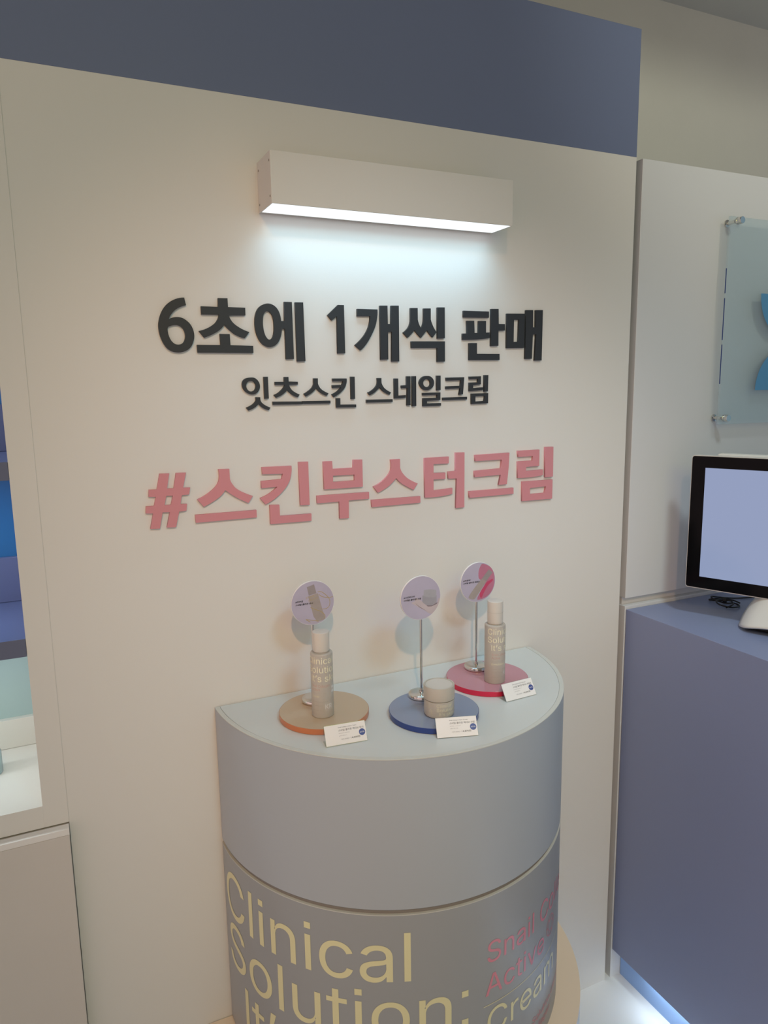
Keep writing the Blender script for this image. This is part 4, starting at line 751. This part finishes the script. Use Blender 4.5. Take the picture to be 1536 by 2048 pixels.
for k, ((sx, sy), sz, l1, l2, (tl, b1, b2, tr, sl), lab) in SIGNS.items():
    t = thing('round_sign', lab, 'sign', (sx, sy, DZ), 0, 'round product signs on the plinth')
    obj('base', lathe([(0, 0), (0.0222, 0), (0.0235, 0.0010), (0.0235, 0.0062), (0.0225, 0.0075), (0.019, 0.0086), (0.010, 0.0093), (0.0045, 0.0097), (0.0042, 0.0130), (0, 0.0130)], 64), M['chrome'], t, smooth=True, auto=50)
    obj('pole', lathe([(0, 0.0131), (0.0023, 0.0131), (0.0023, sz-DZ-0.010), (0, sz-DZ-0.010)], 24), M['chrome'], t, smooth=True, auto=50)
    dx = {1: 0.0, 2: -0.003, 3: 0.0}[k]
    bm = lathe([(0, 0), (0.0398, 0), (0.0400, 0.0003), (0.0400, 0.0037), (0.0398, 0.0040), (0, 0.0040)], 96)
    yf = -0.0024
    for v in bm.verts:
        v.co = Vector((dx+v.co.x, yf-v.co.z, sz-DZ+v.co.y))
    bd = obj('board', bm, M['white'], t, smooth=True, auto=40)
    keys = ['lilac', 'ink_k', 'ribbon'] + [p[0] for p in ART[k]]
    bm = bmesh.new()
    ring = [(0.0394*math.cos(2*PI*i/96), 0.0394*math.sin(2*PI*i/96)) for i in range(96)]
    flat_poly(bm, ring, -0.00008, 0)
    y = -0.00016
    for q, (ck, dat) in enumerate(ART[k]):
        lp = [(a*1e-5, b*1e-5) for a, b in smooth_loop(dat)]
        cl = []
        for a, b in lp:      # keep the picture on its board
            d = math.hypot(a, b)
            s = min(1, 0.0393/d) if d > 0 else 1
            cl.append((a*s, b*s))
        flat_poly(bm, cl, y, 3+q)
        y -= 0.00006
    if k == 1:
        for rb in RIBBONS:
            y -= 0.00001
            pp = [tuple(float(c)*1e-5 for c in tok.rstrip('s').split(',')) for tok in rb.split()]
            cp = catmull([(a, 0, b) for a, b in pp], 6)
            for a, b in zip(cp, cp[1:]):
                n = Vector((-(b-a).z, 0, (b-a).x)).normalized()*0.00050
                if max(a.length, b.length) > 0.0388:
                    continue
                fc = bm.faces.new([bm.verts.new(p+Vector((0, y, 0))) for p in (a+n, b+n, b-n, a-n)])
                fc.material_index = 2
        for (s_, x0, x1, zb, cp_) in (('linic', -0.012, 0.005, 0.0105, 0.004), ('olutio', -0.008, 0.009, 0.0045, 0.004)):
            fit_text(s_, x0, x1, 0, cp_, lambda x, z, zb=zb: Vector((x, y, zb+z+0.24*(x+0.004))), dest=bm, mi=2, bold=-0.01)
        y -= 0.00006
    sl_ = (sl/1e5)/(abs(tl)/1e5*1.0)
    def tm(x, z, yy=y-0.0001):
        return Vector((x, yy, z))
    fit_text(l1, tl*1e-4*1.0*0.1*10, (tl+(tr-tl)*(0.44 if k != 2 else 0.64))*1e-4, b1*1e-4*1.0, 0.0026, tm, bold=0.02, shear=0.22, dest=bm, mi=1)
    fit_text(l2, tl*1e-4, tr*1e-4, b2*1e-4, 0.0026, tm, bold=0.02, shear=0.22, dest=bm, mi=1)
    for v in bm.verts:
        v.co = Vector((dx+v.co.x, yf-0.0040+v.co.y, sz-DZ+v.co.z))
    me = bpy.data.meshes.new('printed_picture')
    bm.to_mesh(me)
    bm.free()
    obj('printed_picture', me, [M[q] for q in keys], bd)

# ------------------------------------------------------------------ bottles and jar
def round_prof(r, z0, z1, rb=0.0015, rt=0.003):
    pf = [(0, z0), (r-rb, z0)]
    pf += [(r-rb+rb*math.sin(a), z0+rb-rb*math.cos(a)) for a in (PI/8, PI/4, 3*PI/8, PI/2)]
    pf += [(r-rt+rt*math.cos(a), z1-rt+rt*math.sin(a)) for a in (0, PI/8, PI/4, 3*PI/8, PI/2)]
    return pf
def bottle(name, lab, loc, r, zs, rc, ztop, a0, word, cap_seam, seen):
    t = thing(name, lab, 'bottle', (loc[0], loc[1], DZ))
    H = zs-DZ
    body = obj('body', lathe(round_prof(r, 0, H) + [(rc*0.90, H), (rc*0.90, H+0.0020), (0, H+0.0020)], 72), M['glass'], t, smooth=True, auto=50)
    cp = lathe(round_prof(rc, H+0.0021, ztop-DZ, 0.0005, 0.0009) + [(0, ztop-DZ)], 64)
    co = obj('cap', cp, M['cap'], t, smooth=True, auto=50)
    if cap_seam:
        obj('pump_collar', lathe([(rc-0.0004, cap_seam-DZ), (rc+0.00025, cap_seam-DZ), (rc+0.00025, cap_seam-DZ+0.0005), (rc-0.0004, cap_seam-DZ+0.0005)], 64), M['glass'], co)
    cm = cyl_map(r, a0, 0, 0, 0.00020)
    def Z(z):
        return z-DZ
    b = bmesh.new()
    w = 0.0498
    obj('lettering', fit_text('Clinical', 0, w, Z(1.0497), 0.0112, cm, bold=0.0, split=0.0022), M['ink_w'], body)
    obj('lettering', fit_text('Solution:', 0.0002, w*1.235, Z(1.0340), 0.0112, cm, bold=0.0, split=0.0022), M['ink_w'], body)
    obj('lettering', fit_text("It\u2019s skin", w*0.155, w*1.21, Z(1.0183), 0.0112, cm, bold=0.0, split=0.0022), M['ink_w'], body)
    s0 = 0.0083
    obj('lettering', fit_text(word, s0, s0+(0.0260 if word == 'Emulsion' else 0.0145), Z(0.9898), 0.0040, cm, bold=0.0, split=0.0022), M['ink_w'], body)
    obj('lettering', fit_text('Snail Collagen', s0, s0+0.0330, Z(1.0083), 0.0046, cm, bold=0.0, split=0.0022), M['ink_r'], body)
    obj('lettering', fit_text('Active', s0, s0+0.0160, Z(1.0018), 0.0046, cm, bold=0.0, split=0.0022), M['ink_r'], body)
    b.free()
    b = bmesh.new()
    for i, (zz, wd, tx) in enumerate(((0.9815, 0.030, 'Snail Mucin Solution.Ultimate'), (0.9745, 0.020, 'Skin Barrier Care'), (0.9655, 0.022, '150 ml / 5.07 fl.oz.'))):
        obj('small_print', fit_text(tx, s0, s0+wd, Z(zz), 0.0013, cm, bold=-0.01, split=0.0022), M['ink_g'], body)
    for i in range(14):
        q = [(s0+i*0.002, Z(0.9975)), (s0+(i+1)*0.002, Z(0.9975)), (s0+(i+1)*0.002, Z(0.99765)), (s0+i*0.002, Z(0.99765))]
        b.faces.new([b.verts.new(cm(*p)) for p in q])
    obj('printed_rule', b, M['ink_g'], body)
    # maker's mark: two mirrored half rounds, and the letters KR
    b = bmesh.new()
    k0 = seen
    obj('maker_letters', fit_text('KR', k0, k0+0.0135, Z(0.9685), 0.0088, cm, bold=0.0, split=0.002), M['white'], body)
    obj('maker_letters', fit_text('KBEAUTY LAB', k0+0.0010, k0+0.0130, Z(0.9660), 0.0012, cm, bold=-0.01, split=0.002), M['white'], body)
    s1, zc = k0+0.0128, Z(1.0022)
    for sgn in (1, -1):
        for i in range(14):
            u0, u1 = -1+2*i/14, -1+2*(i+1)/14
            quad = []
            for u, top in ((u0, 0), (u1, 0), (u1, 1), (u0, 1)):
                h = 0.0050*math.sqrt(max(0.0, 1-u*u))+0.00002
                quad.append((s1+0.0038+0.0038*u, zc+sgn*(0.0058-h*top)))
            b.faces.new([b.verts.new(cm(*pt)) for pt in quad])
    ring = [(s1+0.0072+0.0007*math.cos(2*PI*i/12), zc+0.0078+0.0007*math.sin(2*PI*i/12)) for i in range(12)]
    b.faces.new([b.verts.new(cm(*p)) for p in ring])
    obj('maker_emblem', b, M['white'], body)
    return t
bottle('toner_bottle', 'frosted glass toner bottle with a short plain cap, standing on the orange disc', (0.3965, -0.137), 0.0192, 1.0665, 0.0144, 1.1020, R(-19.5-84), 'Toner', None, 0.0322)
bottle('emulsion_bottle', 'tall frosted emulsion bottle with a two-part pump cap, standing on the pink disc', (0.7424, -0.148), 0.0197, 1.0665, 0.0148, 1.1110, R(-33.7-41), 'Emulsion', 1.0895, 0.0322)

t = thing('cream_jar', 'squat frosted cream jar with a wide round lid, standing on the blue disc', 'jar', (0.5775, -0.225, DZ))
JR = 0.0268
jb = obj('body', lathe(round_prof(JR-0.0006, 0, 0.0290, 0.004, 0.0008) + [(0.024, 0.029), (0.024, 0.0305), (0, 0.0305)], 80), M['jar'], t, smooth=True, auto=50)
obj('inner_disc', lathe([(0, 0.05305), (0.0225, 0.05305), (0.0225, 0.05330), (0, 0.05330)], 64), M['cap'], jb, smooth=True, auto=35)
lid = obj('lid', lathe([(0, 0.0306), (JR-0.0004, 0.0306), (JR, 0.0310), (JR, 0.0530), (JR-0.0006, 0.0540), (JR-0.0030, 0.0540), (JR-0.0036, 0.0532), (0, 0.0530)], 80), M['jar'], t, smooth=True, auto=35)
cm = cyl_map(JR-0.0006, R(-29.2-9), 0, 0, 0.00014)
b = bmesh.new()
obj('lettering', fit_text('Clinical', 0, 0.0283, 0.0212, 0.0055, cm, bold=0.0, split=0.0025), M['ink_w'], jb)
obj('lettering', fit_text('Solution:', 0, 0.0352, 0.0137, 0.0055, cm, bold=0.0, split=0.0025), M['ink_w'], jb)
obj('lettering', fit_text("It\u2019s skin", 0.0044, 0.0325, 0.0062, 0.0055, cm, bold=0.0, split=0.0025), M['ink_w'], jb)
# recycling triangle
for k in range(3):
    a0 = PI/2+2*PI*k/3
    p, q = (0.0034*math.cos(a0), 0.0034*math.sin(a0)), (0.0034*math.cos(a0+2*PI/3), 0.0034*math.sin(a0+2*PI/3))
    u = (q[0]-p[0], q[1]-p[1])
    L = math.hypot(*u)
    n = (-u[1]/L*0.00035, u[0]/L*0.00035)
    a, c = (p[0]+u[0]*0.1, p[1]+u[1]*0.1), (p[0]+u[0]*0.92, p[1]+u[1]*0.92)
    b.faces.new([b.verts.new(cm(-0.0108+x, 0.0135+z)) for x, z in ((a[0]+n[0], a[1]+n[1]), (c[0]+n[0], c[1]+n[1]), (c[0]-n[0], c[1]-n[1]), (a[0]-n[0], a[1]-n[1]))])
obj('small_print', fit_text('GLASS', -0.0145, -0.0070, 0.0085, 0.0016, cm, bold=-0.005, split=0.0025), M['ink_w'], jb)
obj('small_print', fit_text('PLASTIC', -0.0150, -0.0065, 0.0058, 0.0016, cm, bold=-0.005, split=0.0025), M['ink_w'], jb)
for zz in (0.0255, 0.0232, 0.0209, 0.0186):
    obj('small_print', fit_text('Clinical Solution', -0.0260, -0.0120, zz, 0.0011, cm, bold=-0.008, split=0.0025), M['ink_w'], jb)
obj('recycling_mark', b, M['ink_w'], jb)

# ------------------------------------------------------------------ price cards
CARDS = [((0.3652, -0.2355), -6.2, 28, 'Snail Collagen Active Toner', '스네일 콜라겐 액티브 토너', '피부결까지 매끈하게', '#피부결토너', '25,000', '14,000원', '44%', 'small white price card with a navy circle, in front of the orange disc'),
         ((0.5380, -0.2890), -17.5, 34, 'Snail Collagen Active Cream', '스네일 콜라겐 액티브 크림', '피부에는 스킨부스터', '#콜라겐크림', '27,000', '14,870원', '45%', 'small white price card standing in front of the cream jar on the blue disc'),
         ((0.7183, -0.2232), 3.0, 32, 'Snail Collagen Active Emulsion', '스네일 콜라겐 액티브 에멀전', '피부장벽 강화까지', '#콜라겐에멀전', '25,000', '14,000원', '44%', 'small white price card in front of the pink disc, nearest the plinth edge')]
CW, CH = 0.0695, 0.0322
for (cx, cy), yw, lean, e1, k1, s1, s2, p0, p1, pc, lab in CARDS:
    t = thing('price_card', lab, 'price card', (cx, cy, 0.9422), R(yw), 'white price cards on the plinth')
    th = R(lean)
    up_ = Vector((0, math.sin(th), math.cos(th)))
    nr = Vector((0, -math.cos(th), math.sin(th)))
    def cp(x, y, e=0.0, up_=up_, nr=nr):
        return Vector((x, 0, 0.0003)) + up_*y + nr*e
    # clear holder: front sheet, back leg and foot
    hb = bmesh.new()
    def slab(bm, a, b_, c, d, n, th_):
        lo = [bm.verts.new(p) for p in (a, b_, c, d)]
        hi = [bm.verts.new(p+n*th_) for p in (a, b_, c, d)]
        bm.faces.new(lo); bm.faces.new(hi)
        for i in range(4):
            bm.faces.new((lo[i], lo[(i+1) % 4], hi[(i+1) % 4], hi[i]))
    slab(hb, cp(0, 0), cp(CW, 0), cp(CW, CH+0.0005), cp(0, CH+0.0005), -nr, 0.0008)
    dep = 0.020
    slab(hb, Vector((0, 0.0006, 0.0002)), Vector((CW, 0.0006, 0.0002)), Vector((CW, dep, 0.0002)), Vector((0, dep, 0.0002)), Vector((0, 0, 1)), 0.0008)
    tp = cp(0, CH+0.0005)
    lg = Vector((0, tp.y+0.0060, tp.z*0.35))
    slab(hb, tp+Vector((0, 0.0008, -0.001)), tp+Vector((CW, 0.0008, -0.001)), Vector((CW, tp.y+0.0060, tp.z*0.35)), lg, Vector((0, 1, 0)), 0.0008)
    hol = obj('clear_holder', hb, M['holder'], t)
    pb = bmesh.new()
    slab(pb, cp(0.0004, 0.0004, 0.0001), cp(CW-0.0004, 0.0004, 0.0001), cp(CW-0.0004, CH-0.0003, 0.0001), cp(0.0004, CH-0.0003, 0.0001), nr, 0.0003)
    card = obj('paper_card', pb, M['white'], t)
    b = bmesh.new()
    mp = lambda x, y: cp(x, y, 0.00052)
    kx = CW*0.335
    fit_text(e1, kx, kx+CW*0.445, CH*0.815, 0.0014, mp, bold=0.012, dest=b, mi=0)
    fit_text(k1, kx, kx+CW*0.605, CH*0.650, 0.0027, mp, bold=0.004, dest=b, mi=0)
    fit_text(s1, kx, kx+CW*0.26, CH*0.525, 0.0014, mp, bold=0.0, dest=b, mi=1)
    fit_text(s2, kx, kx+CW*0.19, CH*0.410, 0.0013, mp, bold=0.0, dest=b, mi=1)
    fit_text(p0, kx+CW*0.05, kx+CW*0.22, CH*0.225, 0.0020, mp, bold=0.0, dest=b, mi=1)
    fit_text('>', kx+CW*0.235, kx+CW*0.255, CH*0.24, 0.0015, mp, bold=-0.012, dest=b, mi=1)
    fit_text(p1, kx+CW*0.275, kx+CW*0.50, CH*0.225, 0.0027, mp, bold=0.004, dest=b, mi=0)
    fc = b.faces.new([b.verts.new(mp(*p)) for p in ((kx+CW*0.03, CH*0.255), (kx+CW*0.23, CH*0.255), (kx+CW*0.23, CH*0.262), (kx+CW*0.03, CH*0.262))])
    fc.material_index = 1
    fc = b.faces.new([b.verts.new(mp(CW*0.895+0.0053*math.cos(2*PI*i/40), CH*0.455+0.0053*math.sin(2*PI*i/40))) for i in range(40)])
    fc.material_index = 2
    fit_text(pc, CW*0.895-0.0038, CW*0.895+0.0038, CH*0.455-0.0011, 0.0023, lambda x, y: cp(x, y, 0.00062), bold=0.01, dest=b, mi=3)
    me = bpy.data.meshes.new('printed_text')
    b.to_mesh(me)
    b.free()
    obj('printed_text', me, [M['ink_k'], M['ink_lg'], M['ink_b'], M['white']], card)

# ------------------------------------------------------------------ point-of-sale screen
MW, MH = 0.385, 0.300
w_ = Vector((0.4006, -0.9163, 0))
n_ = Vector((-0.9163, -0.4006, 0))
t = thing('touch_screen', 'white touch screen terminal with a black bezel and pale lit screen on the counter', 'monitor', (1.2957, -0.0905, 0.988), math.atan2(w_.y, w_.x))
# local frame: x along the width, y away from the viewer (behind the screen), z up
Z0 = 1.0530-0.988
def rrect(x0, x1, z0, z1, r, n=6):
    pts = []
    for cx, cz, a0 in ((x1-r, z1-r, 0), (x0+r, z1-r, PI/2), (x0+r, z0+r, PI), (x1-r, z0+r, 3*PI/2)):
        pts += [(cx+r*math.cos(a0+PI/2*i/n), cz+r*math.sin(a0+PI/2*i/n)) for i in range(n+1)]
    return pts
hs = obj('housing', outline_mesh([rrect(0, MW, Z0, Z0+MH, 0.006)], 0.020), M['mon_w'], t, bevel=0.0015)
hs.location = (0, 0.0205, 0)
bz = obj('bezel', outline_mesh([rrect(0.0018, MW-0.0018, Z0+0.0022, Z0+MH-0.0014, 0.005)], 0.0016), M['mon_b'], t)
bz.location = (0, 0.0002, 0)
sc_ = obj('screen', box(0.0305, MW-0.0305, -0.00175, -0.00145, Z0+0.0285, Z0+MH-0.0265), M['screen'], t)
rb = bmesh.new()
box(0.045, MW-0.045, 0.021, 0.050, Z0+0.03, Z0+MH+0.004, rb)
obj('rear_housing', rb, M['mon_w'], t, bevel=0.006, seg=3)
# stand: flared, arched foot
sb = bmesh.new()
xc, NU, NV = 0.2050, 24, 14
grid = []
for j in range(NV+1):
    v = j/NV
    hw = 0.050+0.034*(1-v*v)
    front = -0.052*(1-v)**1.5+0.004*v
    row_ = []
    for i in range(NU+1):
        u = -1+2*i/NU
        x = xc+u*hw
        y = front + 0.040*abs(u)**6
        arch = 0.017*(1-abs(u)**2.2)
        z = arch*(1-v) + v*(Z0+0.010)
        row_.append(sb.verts.new((x, y, z+0.0006)))
    grid.append(row_)
for j in range(NV):
    for i in range(NU):
        sb.faces.new((grid[j][i], grid[j][i+1], grid[j+1][i+1], grid[j+1][i]))
st = obj('stand', sb, M['mon_w'], t, smooth=True)
sm = st.modifiers.new('solid', 'SOLIDIFY')
sm.thickness = 0.004
sm.offset = -1
bb = bmesh.new()
box(xc-0.070, xc+0.070, -0.030, 0.060, 0.0, 0.014, bb)
obj('foot_pad', bb, M['rubber'], t, bevel=0.004)
bb = bmesh.new()
box(xc-0.045, xc+0.045, 0.0215, 0.060, 0.0145, Z0+0.06, bb)
obj('rear_neck', bb, M['mon_w'], t, bevel=0.006)

# ------------------------------------------------------------------ cable bundle on the counter
cb = bmesh.new()
z = 0.9893
pts = [(1.62, -0.060, z), (1.56, -0.075, z), (1.50, -0.062, z), (1.462, -0.048, z+0.004), (1.435, -0.046, z+0.009), (1.428, -0.062, z+0.006), (1.444, -0.078, z),
       (1.462, -0.090, z), (1.452, -0.112, z), (1.420, -0.118, z+0.003), (1.402, -0.100, z+0.007), (1.412, -0.080, z+0.010), (1.440, -0.074, z+0.010), (1.462, -0.084, z+0.006), (1.474, -0.096, z)]
tube(catmull(pts, 8), 0.0018, 8, bm=cb)
pts = [(1.475, -0.055, z), (1.450, -0.040, z), (1.428, -0.046, z+0.002), (1.432, -0.064, z+0.004), (1.452, -0.086, z+0.006), (1.440, -0.104, z+0.004), (1.415, -0.106, z)]
tube(catmull(pts, 8), 0.0018, 8, bm=cb)
tie = lathe([(0.0045, -0.003), (0.0055, -0.003), (0.0055, 0.003), (0.0045, 0.003)], 12)
o = obj('cable_bundle', cb, M['rubber'], smooth=True)
tag(o, 'black cable looped up on the counter beside the touch screen', 'cable')
tp_ = obj('tie', lathe([(0, -0.004), (0.0062, -0.004), (0.0066, 0), (0.0062, 0.004), (0, 0.004)], 14), M['rubber'], o)
tp_.location = (1.445, -0.076, 0.9955)
tp_.rotation_euler = (R(80), 0, R(35))
tie.free()

# ------------------------------------------------------------------ acrylic wall sign
AX0, AX1, AZ0, AZ1 = 1.4415, 1.9100, 1.4130, 1.8815
t = thing('acrylic_sign', 'clear acrylic wall sign with blue shapes on chrome standoffs, upper right', 'sign', ((AX0+AX1)/2, 0, AZ0))
ax = (AX0+AX1)/2
sh = obj('acrylic_sheet', box(AX0-ax, AX1-ax, -0.0300, -0.0250, 0, AZ1-AZ0), M['acrylic'], t, bevel=0.0005)
lb = bmesh.new()
cxs = 1.6600-ax
for sgn, zf in ((-1, 1.7170-AZ0), (1, 1.4920-AZ0)):
    ring = [(cxs+0.102*math.cos(PI*i/48), zf+sgn*0.102*math.sin(PI*i/48)) for i in range(49)]
    flat_poly(lb, ring, -0.0303, 0)
ring = [(cxs+0.155+0.022*math.cos(2*PI*i/32), 1.4920-AZ0+0.022+0.022*math.sin(2*PI*i/32)) for i in range(32)]
flat_poly(lb, ring, -0.0303, 0)
obj('blue_emblem', lb, M['sign_blue'], sh)
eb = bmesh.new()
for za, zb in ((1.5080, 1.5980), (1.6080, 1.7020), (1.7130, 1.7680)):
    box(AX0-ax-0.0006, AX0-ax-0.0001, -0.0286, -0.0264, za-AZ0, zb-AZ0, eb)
obj('painted_refraction', eb, M['sign_refraction'], sh)  # strips painted for the emblem's refraction in the acrylic edge
for sx, sz in ((1.4645, 1.8735-0.0015), (1.4585, 1.4280), (1.888, 1.8720), (1.888, 1.4280)):
    bm = lathe([(0, 0.0), (0.0082, 0.0), (0.0082, 0.0030), (0.0042, 0.0045), (0.0042, 0.0248)], 32)
    lathe([(0.0042, 0.0302), (0.0080, 0.0302), (0.0080, 0.0330), (0.0074, 0.0334), (0.0074, 0.0346), (0.0080, 0.0350), (0.0082, 0.0420), (0.0074, 0.0440), (0, 0.0442)], 32, bm)
    for v in bm.verts:
        v.co = Vector((sx-ax+v.co.x, -v.co.z-0.0001, sz-AZ0+v.co.y))
    obj('standoff', bm, M['chrome'], t, smooth=True, auto=40)
